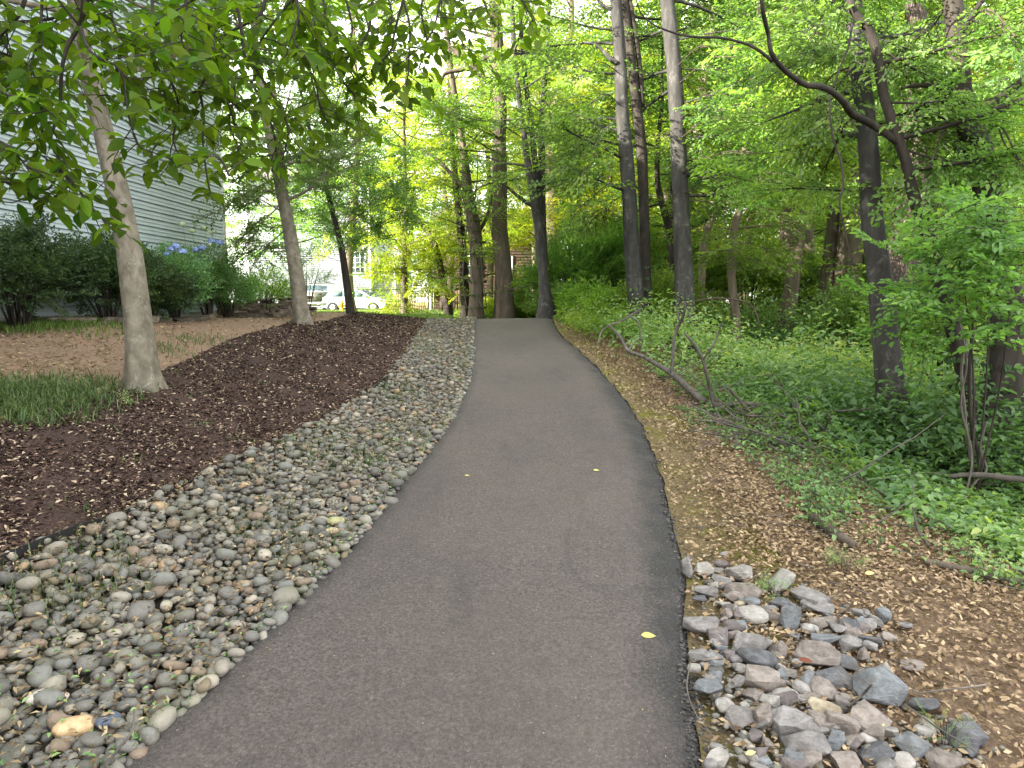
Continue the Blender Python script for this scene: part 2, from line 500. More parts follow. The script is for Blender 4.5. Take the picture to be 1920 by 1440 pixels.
def leafy_limb(gl, gw, A, d, L, r0=.03, rise=.0, nsp=8, scale=.8, set_=None, detail=1, tone=(0, 1), start=.3, keep=1., spread=55, tilt=.28, lscale=None, W=.5, twigs=True):
    P = limb_path(A, d, L, rise)
    n = len(P)
    gw.tube(P, np.linspace(r0, r0 * .2, n), 5, cap=False)
    for i in range(nsp):
        t = start + (1 - start) * (i + .5) / nsp
        k = t * (n - 1); j = min(int(k), n - 2); p = P[j] + (P[j + 1] - P[j]) * (k - j)
        dd = unit(P[j + 1] - P[j]); side = unit(np.cross(dd, [0, 0, 1.])) * (1 if i % 2 else -1)
        a = math.radians(spread * R.uniform(.6, 1.2))
        q = unit(dd * math.cos(a) + side * math.sin(a) + [0, 0, R.normal(-.05, tilt)])
        if i == nsp - 1: q = dd
        put_spray(gl, gw if twigs else None, p, q, scale * R.uniform(.7, 1.2), unit(np.array([0, 0, 1]) + R.normal(0, .38, 3)), set_, detail, tone, keep, lscale, W)
    return P

# ------------------------------------------------------------------ ground sheets
def asphalt():
    s = M('asphalt')
    v = s.pos()
    fine = s.noise(v, 55, 4, .9); grit = s.voro(v, 170)
    mid = s.noise(v, 9, 8, .72); big = s.noise(s.pos((1, .45, 1)), 1.1, 4, .55, .3); tint = s.noise(v, .55, 3, .5)
    c = s.ramp(fine, [(.33, (.031, .026, .024)), (.5, (.091, .0765, .0705)), (.66, (.178, .151, .139))])
    c = s.mix(s.val(big, [(.38, .0), (.62, .32)]), c, (.050, .047, .044))
    c = s.mix(s.val(tint, [(.4, 0), (.6, .28)]), c, (.130, .104, .088))
    c = s.mix(s.val(mid, [(.48, 0), (.70, .42)]), c, (.048, .045, .042))
    st = s.noise(s.pos((1, .3, 1)), 2.6, 6, .7, 1.0); c = s.mix(s.val(st, [(.56, 0), (.66, .35)]), c, (.046, .043, .041))
    # rough fresher asphalt along the two edges
    e = s.math('MULTIPLY', s.attr('edge'), s.val(s.noise(v, 3.0, 4, .6), [(.3, .45), (.65, 1.15)]))
    c = s.mix(s.val(e, [(.12, 0), (.75, .92)]), c, s.ramp(fine, [(.35, (.018, .018, .018)), (.6, (.042, .041, .041)), (.75, (.13, .13, .125))]))
    spk = s.noise(v, 150, 1, .5)
    c = s.mix(s.val(spk, [(.71, 0), (.75, .7)]), c, (.30, .28, .25))
    b = s.bump(grit, .8, .006, s.bump(fine, 1.0, .007, s.bump(mid, .35, .008)))
    return s.finish(c, .82, b, .35)

def soil(name, a, b_, c_, fine=40, green=None, bigmix=.4, second=None):
    s = M(name); v = s.pos()
    n = s.noise(v, fine, 8, .75); g = s.noise(v, 2.2, 5, .6)
    c = s.ramp(n, [(.32, a), (.5, b_), (.68, c_)])
    if second: c = s.mix(s.val(g, [(.42, 0), (.62, bigmix)]), c, second)
    if green:
        k = s.val(s.noise(v, 1.7, 6, .7), [(.52, 0), (.62, .75)])
        c = s.mix(k, c, green)
    b = s.bump(n, .9, .02, s.bump(g, .4, .05))
    return s.finish(c, .95, b, .15)

A_as = asphalt()
S_mulch = soil('mulch', (.018, .011, .009), (.055, .034, .029), (.14, .093, .076), 48, second=(.045, .03, .026))
S_yard = soil('bare_yard_soil', (.13, .088, .06), (.24, .165, .115), (.36, .265, .19), 38, second=(.30, .195, .14), green=None)
S_bed = soil('cobble_bed_soil', (.014, .012, .009), (.034, .029, .022), (.07, .062, .042), 50, green=(.06, .075, .03))
S_litter = soil('leaf_litter_ground', (.055, .037, .024), (.145, .10, .064), (.27, .20, .13), 45, second=(.17, .115, .08))
S_moss = soil('mossy_verge', (.06, .045, .026), (.145, .112, .058), (.24, .19, .105), 70, green=(.17, .175, .02))
S_lawn = soil('lawn_ground', (.07, .10, .02), (.12, .18, .035), (.2, .26, .06), 30, second=(.16, .2, .05))
S_wood = soil('woodland_ground', (.025, .03, .012), (.05, .055, .022), (.09, .08, .045), 25, second=(.035, .06, .02))

Yn = np.concatenate([np.arange(-6, 1.5, .25), np.arange(1.5, 6, .04), np.arange(6, 12, .06), np.arange(12, 18.61, .1)])
def sheet(name, fa, fb, Ys, cols, m, dz=0., rough=0., edge=False):
    t = np.asarray(cols, float)
    A, B = fa(Ys) + 0 * Ys, fb(Ys) + 0 * Ys
    X = A[:, None] * (1 - t) + B[:, None] * t
    Y = np.repeat(Ys[:, None], len(t), 1)
    Z = terrain(X, Y) + dz
    if rough: Z = Z + rough * (bumps(X * 9, Y * 9, 0, 14) + .8 * R.normal(0, .35, X.shape))
    g = Geo(); n, k = X.shape
    i = np.arange(n - 1)[:, None] * k; j = np.arange(k - 1)[None]
    g.add(np.stack([X, Y, Z], -1).reshape(-1, 3), np.stack([i + j, i + j + 1, i + k + j + 1, i + k + j], -1).reshape(-1, 4))
    me = to_mesh(name, g, True)
    o = link(name, me, m); o['kind'] = 'structure'
    if edge is not False:
        a = me.attributes.new('edge', 'FLOAT', 'POINT'); a.data.foreach_set('value', edge(X, Y).astype(np.float32).ravel())
    return o

lin = lambda n: np.linspace(0, 1, n)
const = lambda c: (lambda Y: 0 * np.asarray(Y, float) + c)
def ragged(f, amp, ph):
    return lambda Y: f(Y) + amp * (bumps(np.asarray(Y) * 4 + ph, ph, 6, 26) * 2.5) * 1.0
XLr, XRr = ragged(XL, .007, 3), ragged(XR, .006, 9)
# the asphalt is a slab: top sheet with its broken sides
Yp = np.concatenate([Yn, np.arange(18.7, 25.2, .15)])
tcol = np.concatenate([[0, 0, .004], np.linspace(.012, .988, 44), [.996, 1, 1]])
X = XLr(Yp)[:, None] * (1 - tcol) + XRr(Yp)[:, None] * tcol
X[:, 0] -= .035; X[:, -1] += .04
Y = np.repeat(Yp[:, None], len(tcol), 1)
Z = pathz(Y) + .004 * bumps(X * 1.5, Y * 1.5, 0, 12)
Z -= .05 * (np.abs(tcol - .5) * 2) ** 6 * .35
Z[:, 0] -= .07; Z[:, -1] -= .065
Z[:, 1] -= .012; Z[:, -2] -= .014
g = Geo(); n, k = X.shape
i = np.arange(n - 1)[:, None] * k; j = np.arange(k - 1)[None]
g.add(np.stack([X, Y, Z], -1).reshape(-1, 3), np.stack([i + j, i + j + 1, i + k + j + 1, i + k + j], -1).reshape(-1, 4))
me = to_mesh('asphalt_path', g, True)
e = np.maximum(sstep(X - XR(Y), -.36, -.02) * (1 - .35 * sstep(Y, 7, 13)), .65 * sstep(XL(Y) - X, -.22, .0))
me.attributes.new('edge', 'FLOAT', 'POINT').data.foreach_set('value', e.astype(np.float32).ravel())
o = link('path', me, A_as); tag(o, kind='structure')

gap = .02
bed = sheet('cobble_bed', XG, lambda Y: XLr(Y) - gap, Yn, lin(26), S_bed, -.035, .006)
sheet('mulch_bed', XM, XG, Yn, lin(44), S_mulch, 0, .007)
tl = (np.linspace(0, 1, 70)) ** .5
sheet('bare_yard', const(-40), XM, Yn, tl, S_yard, -.006, .006)
VR = lambda Y: XR(Y) + .62 + .14 * np.sin(np.asarray(Y) * 1.9) + .05 * np.sin(np.asarray(Y) * 5.3)
sheet('mossy_verge', lambda Y: XRr(Y) + gap, VR, Yn, lin(14), S_moss, -.030, .008)
# leaf litter runs out to the undergrowth, the woodland floor lies beyond it
CE = [(1060,606),(1110,640),(1150,668),(1215,705),(1290,760),(1345,800),(1420,850),(1500,905),(1570,985),(1650,1050),(1760,1090),(1920,1120)]
_cy, _cx = curve_from(CE, terrain)
def XC(Y): return np.maximum(smooth_interp(Y, _cy, _cx, .15), XR(Y) + .12)
XCo = lambda Y: np.maximum(XC(Y) + 1.3, VR(Y) + .3)
sheet('leaf_litter_floor', lambda Y: VR(Y) - .07, XCo, Yn, lin(46), S_litter, -.02, .008)
sheet('woodland_floor', lambda Y: XCo(Y) - .1, const(60), Yn, (np.linspace(0, 1, 60)) ** 2, S_wood, -.02, .01)
Yf = np.concatenate([np.arange(18.6, 25.01, .2), ])
sheet('lawn', const(-80), lambda Y: XLr(Y) - gap, Yf, (np.linspace(0, 1, 60)) ** .5, S_lawn, -.01, .006)
sheet('woodland_ground', lambda Y: XRr(Y) + gap, const(60), Yf, (np.linspace(0, 1, 60)) ** 2, S_wood, -.02, .01)
Yff = np.concatenate([np.arange(25.0, 60, .8), np.geomspace(60, 900, 24)])
sheet('far_lawn', const(-500), const(1.4), Yff, (np.linspace(0, 1, 60)) ** .4, S_lawn, -.01)
sheet('far_woodland_ground', const(1.4), const(500), Yff, (np.linspace(0, 1, 60)) ** 2.2, S_wood, -.01)
Yu = np.linspace(-6, 60, 120)
sheet('subsoil', const(-40), const(60), Yu, np.linspace(0, 1, 200), S_wood, -.22)
# far skirt of ground all round
for nm, fa, fb, Ys in (('ground', const(-500), const(-40), np.linspace(-400, 18.6, 12)), ('ground', const(60), const(500), np.linspace(-400, 25, 12)), ('ground', const(-40), const(60), np.linspace(-400, -6, 12))):
    sheet(nm, fa, fb, Ys, lin(8), S_wood, -.3)

# ------------------------------------------------------------------ cobbles
ICO2 = None
def ico(sub):
    import bmesh
    bm = bmesh.new(); bmesh.ops.create_icosphere(bm, subdivisions=sub, radius=1)
    V = np.array([v.co[:] for v in bm.verts]); Fa = np.array([[v.index for v in f.verts] for f in bm.faces]); bm.free()
    return V, Fa
I1, I2, I3 = ico(1), ico(2), ico(3)

def cobble_verts(r, V):
    """rounded river stone of unit long half axis"""
    ax = np.array([1, r.uniform(.62, .9), r.uniform(.42, .68)])
    U = V.copy()
    p = r.uniform(2.2, 3.8)                                   # superellipsoid, slightly boxy
    U = U / (np.abs(U) ** p).sum(1)[:, None] ** (1 / p)
    for _ in range(4):
        d = unit(r.normal(size=3)); k = (V @ d)
        U = U * (1 + r.uniform(-.22, .12) * np.clip(k, 0, 1)[:, None] ** 2)
    U[:, 0] *= 1 + .12 * U[:, 1] * r.choice([-1, 1])
    return U * ax

def stone_mat(name, angular=False):
    s = M(name); v = s.coord('Object')
    f = s.attr() if not angular else s.math('FRACT', s.math('MULTIPLY', s.rnd(), 7.31))
    pal = [(0, (.115, .118, .118)), (.16, (.17, .17, .168)), (.3, (.225, .222, .21)), (.42, (.155, .155, .15)), (.55, (.27, .255, .23)), (.66, (.19, .20, .20)),
           (.78, (.31, .30, .275)), (.86, (.23, .18, .145)), (.93, (.41, .385, .345)), (.97, (.40, .30, .20))]
    c = s.ramp(f, pal, 'CONSTANT')
    n = s.noise(s.pos(), 28, 6, .7); n2 = s.noise(s.pos(), 160, 3, .7)
    c = s.mix(s.val(n, [(.35, .45), (.65, 0)]), c, s.mix(1.0, c, (.45, .45, .42), 'MULTIPLY'))
    c = s.mix(s.val(n2, [(.5, 0), (.75, .35)]), c, (.40, .385, .35))
    c = s.mix(1.0, c, (.88, .84, .77), 'MULTIPLY')
    if angular:
        w = s.noise(s.pos((1, 1, 4)), 16, 5, .6, .8)
        c = s.mix(s.val(w, [(.45, 0), (.62, .5)]), c, (.30, .285, .26))
    c = s.mix(s.val(s.noise(s.pos(), 3.1, 4, .7), [(.50, 0), (.66, .38)]), c, (.12, .125, .055))
    b = s.bump(n, .35 if not angular else .8, .006, s.bump(n2, .25, .002))
    return s.finish(c, .72, b, .3)
C_cob = stone_mat('cobble_stone')
def tint_mat(name, a, b_, sc_=30):
    s = M(name); n = s.noise(s.pos(), sc_, 6, .7); n2 = s.noise(s.pos(), 150, 3, .7)
    c = s.ramp(n, [(.35, a), (.65, b_)])
    return s.finish(c, .7, s.bump(n, .4, .006, s.bump(n2, .3, .002)), .3)

r = np.random.default_rng(11)
def scatter_stones(n_try, sz, ys, overlap, margin=.0, existing=None, dens=None):
    """dart throwing in the bed with a spatial hash"""
    cell = .16; grid = {} if existing is None else existing; out = []
    for _ in range(n_try):
        u = r.random(); Yv = ys[0] * (ys[1] / ys[0]) ** u if dens is None else r.uniform(*ys)
        a, b = float(XGt(Yv)), float(XLt(Yv))
        Xv = r.uniform(a + margin - .05, b + .03)
        sr = sz(r)
        c = (int(Xv // cell), int(Yv // cell)); ok = True
        for i in (-1, 0, 1):
            for j in (-1, 0, 1):
                for (x, y, q) in grid.get((c[0] + i, c[1] + j), ()):
                    dd = (x - Xv) ** 2 + (y - Yv) ** 2
                    if dd < (overlap * (q + sr)) ** 2: ok = False; break
                if not ok: break
            if not ok: break
        if ok:
            grid.setdefault(c, []).append((Xv, Yv, sr)); out.append((Xv, Yv, sr))
    return out, grid
_yt = np.linspace(-1, 19, 400); _g1, _l1 = XG(_yt), XL(_yt)
XGt = lambda y: np.interp(y, _yt, _g1); XLt = lambda y: np.interp(y, _yt, _l1)
size = lambda r: float(np.clip(r.lognormal(math.log(.043), .28), .024, .068))
small = lambda r: float(np.clip(r.lognormal(math.log(.024), .25), .014, .04))
L1, _ = scatter_stones(90000, size, (1.5, 18.6), .66)
L2, _ = scatter_stones(5500, small, (1.5, 18.6), .78)
L3, _ = scatter_stones(15000, size, (1.5, 18.6), 1.05)
stones = [(x, y, s_, .006) for x, y, s_ in L1] + [(x, y, s_, .028) for x, y, s_ in L2] + [(x, y, s_, .040) for x, y, s_ in L3]
N3 = len(stones)
# piled a little higher in the middle of the bed
SH2 = [cobble_verts(r, I2[0]) for _ in range(14)]
SH1 = [cobble_verts(r, I1[0]) for _ in range(10)]
SH3 = [cobble_verts(r, I3[0]) for _ in range(3)]
frames = []
for k, (x, y, s_, dz) in enumerate(stones):
    a = r.uniform(0, 6.28); t1, t2 = r.normal(0, .24, 2)
    Rm = Matrix.Rotation(a, 3, 'Z') @ Matrix.Rotation(t1, 3, 'X') @ Matrix.Rotation(t2, 3, 'Y')
    z = gz(x, y) - .035 + dz + s_ * .42
    frames.append((x, y, z, s_, np.array(Rm)))
dist = np.array([f[3] / math.hypot(f[0], f[1]) for f in frames])
vis = np.array([abs(f[0]) / f[1] < .80 and f[1] > 2.25 and st[3] > .0 for f, st in zip(frames, stones)])
vis_l1 = np.array([abs(f[0]) / f[1] < .80 and f[1] > 2.25 for f in frames])
score = dist * (vis_l1 * 1.0) * np.where(np.array([st[3] for st in stones]) > .035, 1.3, 1)
top = set(np.argsort(-score)[:300].tolist())
cob_me = []
for V in SH2:
    g = Geo().add(V, np.concatenate([I2[1], I2[1][:, 2:3]], 1), r.random()); cob_me.append(to_mesh('cobble', g, True)); cob_me[-1].materials.append(C_cob)
# ten tone variants so that copies which share a mesh still differ
def tone_copy(me, t):
    m2 = me.copy(); m2.attributes['tone'].data.foreach_set('value', np.full(len(m2.polygons), t, np.float32)); return m2
cob_me = [tone_copy(cob_me[i % 14], (i * .381966) % 1.0) for i in range(42)]
g = Geo()
quad1 = np.concatenate([I1[1], I1[1][:, 2:3]], 1)
bo = None
for k, (x, y, z, s_, Rm) in enumerate(frames):
    if k in top:
        o = bpy.data.objects.new('cobble', cob_me[r.integers(len(cob_me))]); sc.collection.objects.link(o)
        o.parent = bed; o.matrix_basis = Matrix.Translation((x, y, z)) @ Matrix(Rm.tolist()).to_4x4() @ Matrix.Scale(s_, 4)
    elif y < 18.7:
        lowres = dist[k] < .006
        V, Fq = (SH1[r.integers(10)], quad1) if lowres else (SH2[r.integers(14)], np.concatenate([I2[1], I2[1][:, 2:3]], 1))
        if lowres or dist[k] < .02: V, Fq = SH1[r.integers(10)], quad1
        g.add((V * s_) @ Rm.T + [x, y, z], Fq, r.random())
o = obj('cobbles', g, C_cob, None, True, 'stuff'); o.parent = bed
# three stones of another colour
for u, v, sx, col, ang, lab in ((140, 1376, .070, ((.36, .24, .12), (.55, .40, .24)), .4, 'orange tan cobble'), (203, 1364, .048, ((.06, .08, .12), (.11, .13, .18)), 1.2, 'dark blue cobble'),
                               (116, 1320, .030, ((.35, .28, .22), (.5, .42, .36)), 0, 'speckled pinkish cobble'), (630, 985, .060, ((.22, .21, .10), (.36, .34, .18)), .2, 'mossy yellowish cobble'),
                               (622, 1004, .045, ((.38, .30, .18), (.5, .42, .28)), .5, 'sandy cobble'), (75, 1320, .05, ((.36, .33, .29), (.52, .48, .44)), .9, 'pale cobble')):
    p = ground(u, v); V = SH3[0]
    gg = Geo().add(V, np.concatenate([I3[1], I3[1][:, 2:3]], 1), .5)
    o = link('cobble', to_mesh('cobble', gg, True), tint_mat('cobble_tint', *col), bed)
    o.location = (p[0], p[1], p[2] + .035); o.scale = (sx * 1.0, sx * .9, sx * .8); o.rotation_euler = (.1, .1, ang); o['label'] = lab

# ------------------------------------------------------------------ loose bits on the ground
def sample_strip(n, fa, fb, y0, y1, p=1.0):
    """positions whose density falls with distance"""
    u = R.random(n); Y = y0 * (y1 / y0) ** u if p == 1 else (y0 ** (1 - p) + u * (y1 ** (1 - p) - y0 ** (1 - p))) ** (1 / (1 - p))
    A, B = fa(Y), fb(Y); X = A + (B - A) * R.random(n)
    return X, Y
def flakes(g, X, Y, s0, s1, W, dz=.004, tilt=.35, detail=1, tone=None, size_by_y=0.):
    n = len(X); Z = terrain(X, Y) + dz + R.random(n) * .006
    a = R.uniform(0, 6.28, n)
    D = np.stack([np.cos(a), np.sin(a), R.normal(0, tilt * .6, n)], 1); N = np.stack([R.normal(0, tilt, n), R.normal(0, tilt, n), np.ones(n)], 1)
    S = R.uniform(s0, s1, n) * (1 + size_by_y * Y)
    leaf_faces(g, np.stack([X, Y, Z], 1), D, N, S, W, tone, detail, droop=R.uniform(-.2, .2), fold=.1)

S_chip = M('mulch_chip'); S_chip.finish(S_chip.ramp(S_chip.attr(), [(0, (.018, .011, .009)), (.55, (.082, .05, .042)), (.72, (.14, .088, .065)), (.78, (.30, .22, .15)), (1, (.50, .41, .30))]), .9, None, .15); S_chip = S_chip.m
g = Geo(); X, Y = sample_strip(64000, XM, lambda y: XG(y) + .06, 1.9, 18.6)
flakes(g, X, Y, .010, .040, .42, .004, .6, 1, np.clip(R.beta(1.3, 1.35, len(X)), 0, 1), .05)
obj('mulch_chips', g, S_chip, None, False, 'stuff')
g = Geo(); X, Y = sample_strip(13000, lambda y: np.maximum(XM(y) - 9, -y * .9), XM, 4.5, 18.6)
flakes(g, X, Y, .015, .05, .45, .002, .3, 1, R.uniform(.2, 1, len(X)) ** .9, .05)
obj('yard_leaf_litter', g, D_leaf, None, False, 'stuff')
g = Geo(); X, Y = sample_strip(74000, lambda y: XRr(y) + .03, lambda y: XC(y) + 1.6, 1.9, 18)
keep = R.random(len(X)) < np.clip((X - XR(Y)) / .55, .38, 1)
X, Y = X[keep], Y[keep]
flakes(g, X, Y, .010, .044, .5, .003, .55, 1, R.beta(2.4, 1.5, len(X)) * .95, .03)
X, Y = sample_strip(17000, lambda y: XRr(y) + .05, lambda y: np.maximum(XC(y) + 1.2, .85 * y), 1.8, 5.5); k = R.random(len(X)) < np.clip((X - XR(Y)) / .5, .3, 1); X, Y = X[k], Y[k]
flakes(g, X, Y, .012, .05, .48, .006, .6, 2, R.beta(1.8, 1.6, len(X)) * .95, .0)
obj('leaf_litter', g, D_leaf, None, False, 'stuff')
g = Geo(); X, Y = sample_strip(9000, lambda y: XGt(y) - .1, XLt, 1.9, 18)
flakes(g, X, Y, .012, .04, .35, .045, .7, 1, R.beta(1.5, 1.6, len(X)) * .95, .03)
obj('debris_between_cobbles', g, D_leaf, None, False, 'stuff')
# fine twigs in the litter
g = Geo()
for _ in range(260):
    y = 2 * (9 / 2) ** R.random(); x = float(XR(y)) + .15 + R.random() * (float(XC(y)) - float(XR(y)) + 1.2)
    a = R.uniform(0, 6.28); L_ = R.uniform(.06, .3); z = gz(x, y)
    P = limb_path([x, y, z + .012], [math.cos(a), math.sin(a), .03], L_, 0, 4, .12)
    P[:, 2] = np.maximum(P[:, 2], terrain(P[:, 0], P[:, 1]) + .006)
    g.tube(P, R.uniform(.0015, .004), 4, tone=R.random())
obj('litter_twigs', g, B_dead, None, False, 'stuff')

# grass and small weeds
def blades(g, X, Y, h0, h1, w=.006, lean=.4, dz=0, seg2=True):
    n = len(X); Z = terrain(X, Y) + dz
    a = R.uniform(0, 6.28, n); h = R.uniform(h0, h1, n); w_ = w * R.uniform(.6, 1.4, n)
    dx, dy = np.cos(a), np.sin(a); px, py = -dy * w_, dx * w_; ln = R.uniform(.1, 1, n) * lean * h
    B0 = np.stack([X + px, Y + py, Z], 1); B1 = np.stack([X - px, Y - py, Z], 1)
    mid = np.stack([X + dx * ln * .35, Y + dy * ln * .35, Z + h * .6], 1); q = np.stack([px, py, 0 * px], 1) * .7
    T = np.stack([X + dx * ln, Y + dy * ln, Z + h * (1 - .25 * (ln / h))], 1)
    V = np.stack([B0, B1, mid - q, mid + q, T], 1); b = 5 * np.arange(n)[:, None]; t = R.random(n)
    g.add(V.reshape(-1, 3), np.concatenate([np.array([[0, 1, 2, 3]]) + b, np.array([[3, 2, 4, 4]]) + b]), np.concatenate([t, t]))
g = Geo(); u = R.random(60000); Y = 18.6 + 30 * u ** 1.3; X = -Y * .40 + R.random(len(Y)) * (Y * .40 + 1.3)
inpath = (X > XL(Y)) & (Y < 25); X, Y = X[~inpath], Y[~inpath]
blades(g, X, Y, .03, .085, .007, .5)
obj('lawn_grass', g, G_grass, None, False, 'stuff')
def patch(name, pts, n, h0, h1, w, m, lean=.8, spread=.3):
    g = Geo(); C = np.array([ground(*p)[:2] for p in pts]); k = R.integers(0, len(C), n)
    q = R.normal(0, 1, (n, 2)) * spread
    q[:, 0] *= 1.3
    blades(g, C[k, 0] + q[:, 0], C[k, 1] + q[:, 1], h0, h1, w, lean)
    return obj(name, g, m, None, False, 'stuff')
patch('grass_patch', [(0,735),(30,742),(70,735),(110,738),(150,735),(170,720),(20,775),(0,770),(60,765),(-40,740),(-60,770),(100,752)], 4200, .03, .15, .005, G_grassd, 1.8, .21)
patch('thin_grass', [(10,608),(40,610),(80,608),(-20,615),(100,606)], 5000, .04, .10, .006, G_grass, .5, .45)
patch('thin_grass', [(300,650),(330,655),(350,640),(400,635),(380,640),(315,663)], 500, .03, .10, .004, G_grassd, .9, .16)
patch('thin_grass', [(360,745),(390,805),(250,870),(150,960),(450,830),(330,700),(500,720)], 130, .03, .09, .003, G_grassd, .9, .05)
g = Geo(); X, Y = sample_strip(7000, XGt, XLt, 2.0, 18)
cl = bumps(X * 3, Y * 3, 0, 12) > .45
X, Y = X[cl], Y[cl]; blades(g, X, Y, .04, .10, .003, .9)
obj('weeds_between_cobbles', g, G_grassd, None, False, 'stuff')
g = Geo(); X, Y = sample_strip(1100, XGt, XLt, 2.1, 18)
cl = bumps(X * 2.2 + 5, Y * 2.2, 0, 12) > .35
X, Y = X[cl], Y[cl]; n = len(X)
a = R.uniform(0, 6.28, n)
leaf_faces(g, np.stack([X, Y, terrain(X, Y) + .05 + R.random(n) * .03], 1), np.stack([np.cos(a), np.sin(a), R.normal(.2, .3, n)], 1), np.stack([R.normal(0, .4, n), R.normal(0, .4, n), np.ones(n)], 1), R.uniform(.015, .035, n), .55, R.random(n), 2)
# little leafy weeds hugging the left edge of the asphalt and the moss side
X, Y = sample_strip(500, lambda y: XLt(y) - .06, lambda y: XLt(y) + .015, 2.1, 18); n = len(X); a = R.uniform(0, 6.28, n)
leaf_faces(g, np.stack([X, Y, terrain(X, Y) + .015], 1), np.stack([np.cos(a), np.sin(a), R.uniform(.1, .8, n)], 1), np.stack([R.normal(0, .4, n), R.normal(0, .4, n), np.ones(n)], 1), R.uniform(.012, .03, n), .5, R.random(n), 2)
obj('small_weeds', g, G_cover, None, False, 'stuff')
# yellowish moss cushions on the verge
g = Geo(); X, Y = sample_strip(16000, lambda y: XRr(y) + .02, lambda y: VR(y) + .12, 2.2, 17)
k = (bumps(X * 1.3 + 2, Y * 1.3, 0, 12) > .05) & (Y > 3.6) | (R.random(len(X)) < .08)
X, Y = X[k], Y[k]
blades(g, X, Y, .005, .020, .0035, .8, -.045)
S_mossb = leaf_mat('moss_tuft', [(0, (.075, .075, .012)), (.6, (.14, .14, .022)), (1, (.22, .20, .05))], .2, .8, 0)
obj('moss', g, S_mossb, None, False, 'stuff')

# black plastic edging between mulch and cobbles
ys = np.linspace(3.2, 11.8, 120); xs = XG(ys) - .01
P = np.stack([xs, ys, terrain(xs, ys) + .012 + .012 * bumps(xs * 3, ys * 3)], 1)
s = M('black_plastic'); PL = s.finish((.012, .012, .013), .5, None, .4)
g = Geo()
w = np.array([.004, 0, 0])
hh = (.010 + .022 * np.clip(bumps(xs * 0 + 3, ys * 2.5, 0, 8), -1.2, 1))[:, None] * [0, 0, 1.]
V = np.concatenate([P - w + [0, 0, -.06], P - w + hh, P + w + hh, P + w + [0, 0, -.06]]); n = len(P)
for k in range(3):
    i = np.arange(n - 1)[:, None]; g.add(V, np.concatenate([k * n + i, k * n + i + 1, (k + 1) * n + i + 1, (k + 1) * n + i], 1))
o = obj('landscape_edging', g, PL); tag(o, 'black plastic edging strip between the mulch and the cobbles', 'edging')

# broken crumbs of asphalt along the right edge
g = Geo(); X, Y = sample_strip(2600, lambda y: XRr(y) - .03, lambda y: XRr(y) + .055, 2.0, 12)
for x, y in zip(X, Y):
    s_ = R.uniform(.004, .014); g.add(SH1[R.integers(10)] * s_ + [x, y, float(pathz(y)) - .035 - .02 * R.random() + (.03 if x < float(XRr(y)) else 0)], quad1, R.random())
q = M('asphalt_crumb'); obj('asphalt_crumbs', g, q.finish(q.ramp(q.attr(), [(0, (.03, .03, .03)), (1, (.10, .095, .09))]), .9, None, .2), None, False, 'stuff')
# grit, seeds and leaf crumbs on the asphalt
g = Geo(); X, Y = sample_strip(2600, lambda y: XLt(y) + .02, lambda y: XRr(y) - .02, 1.9, 16)
kp = (R.random(len(X)) < .22) | (XR(Y) - X < .22) | (X - XLt(Y) < .15); X, Y = X[kp], Y[kp]
n = len(X); a = R.uniform(0, 6.28, n)
leaf_faces(g, np.stack([X, Y, pathz(Y) + .007], 1), np.stack([np.cos(a), np.sin(a), R.normal(0, .1, n)], 1), np.stack([R.normal(0, .2, n), R.normal(0, .2, n), np.ones(n)], 1), R.uniform(.004, .013, n) , .5, R.uniform(.2, 1, n), 1)
obj('path_crumbs', g, D_leaf, None, False, 'stuff')

# leaves lying on the asphalt
for u, v, s_, a, lab in ((1216, 1194, .075, .05, 'pale yellow leaf lying near the right edge of the path'), (1118, 883, .052, .1, 'curled pale leaf in the middle distance of the path'), (876, 893, .045, .2, 'small yellowish leaf on the path near the cobbles')):
    p = ground(u, v); g = Geo()
    leaf_faces(g, np.array([[-s_ / 2, 0, .0]]), np.array([[1, 0, .0]]), np.array([[.1, -.25, 1]]), s_, .60, np.array([.4]), 3, .05, .05)
    o = link('fallen_leaf', to_mesh('fallen_leaf', g), Y_leaf); o.location = (p[0], p[1], p[2] + .008); o.rotation_euler = (0, 0, -a); tag(o, lab, 'leaf')

# ------------------------------------------------------------------ buildings
def paint(name, col, rough=.5, dirt=.15, spec=.35, metal=0, coat=0, sc_=3):
    s = M(name); v = s.pos()
    n = s.noise(v, sc_, 6, .65)
    c = s.mix(s.val(n, [(.4, 0), (.7, dirt)]), col, tuple(x * .55 for x in col))
    return s.finish(c, rough, s.bump(s.noise(v, 60, 3, .6), .05, .002), spec, metal, coat)
def glass(name, col=(.03, .045, .055)):
    s = M(name); return s.finish(s.mix(s.val(s.noise(s.pos(), 1.2, 3), [(.4, 0), (.6, .6)]), col, tuple(x * 2.5 for x in col)), .06, None, .8)
V_blue = paint('grey_blue_siding', (.45, .52, .555), .55, .30, .3, sc_=1.4)
V_white = paint('white_siding', (.37, .39, .46), .5, .12)
V_trim = paint('white_trim', (.78, .79, .82), .45, .1)
V_roof = paint('roof_shingle', (.10, .095, .09), .9, .4)
V_brown = paint('brown_boards', (.10, .065, .05), .8, .4)
V_conc = paint('concrete', (.38, .36, .33), .9, .4)
GL = glass('window_glass')

def slab_local(g, O, ex, ey, x0, x1, y0, y1, z0, z1, tone=None):
    """box in the frame of a wall: ex along the wall, ey outwards, z up"""
    V = [O + ex * x + ey * y + np.array([0, 0, z]) for x in (x0, x1) for y in (y0, y1) for z in (z0, z1)]
    return g.add(V, [(0,1,3,2),(4,6,7,5),(0,4,5,1),(2,3,7,6),(0,2,6,4),(1,5,7,3)], tone)

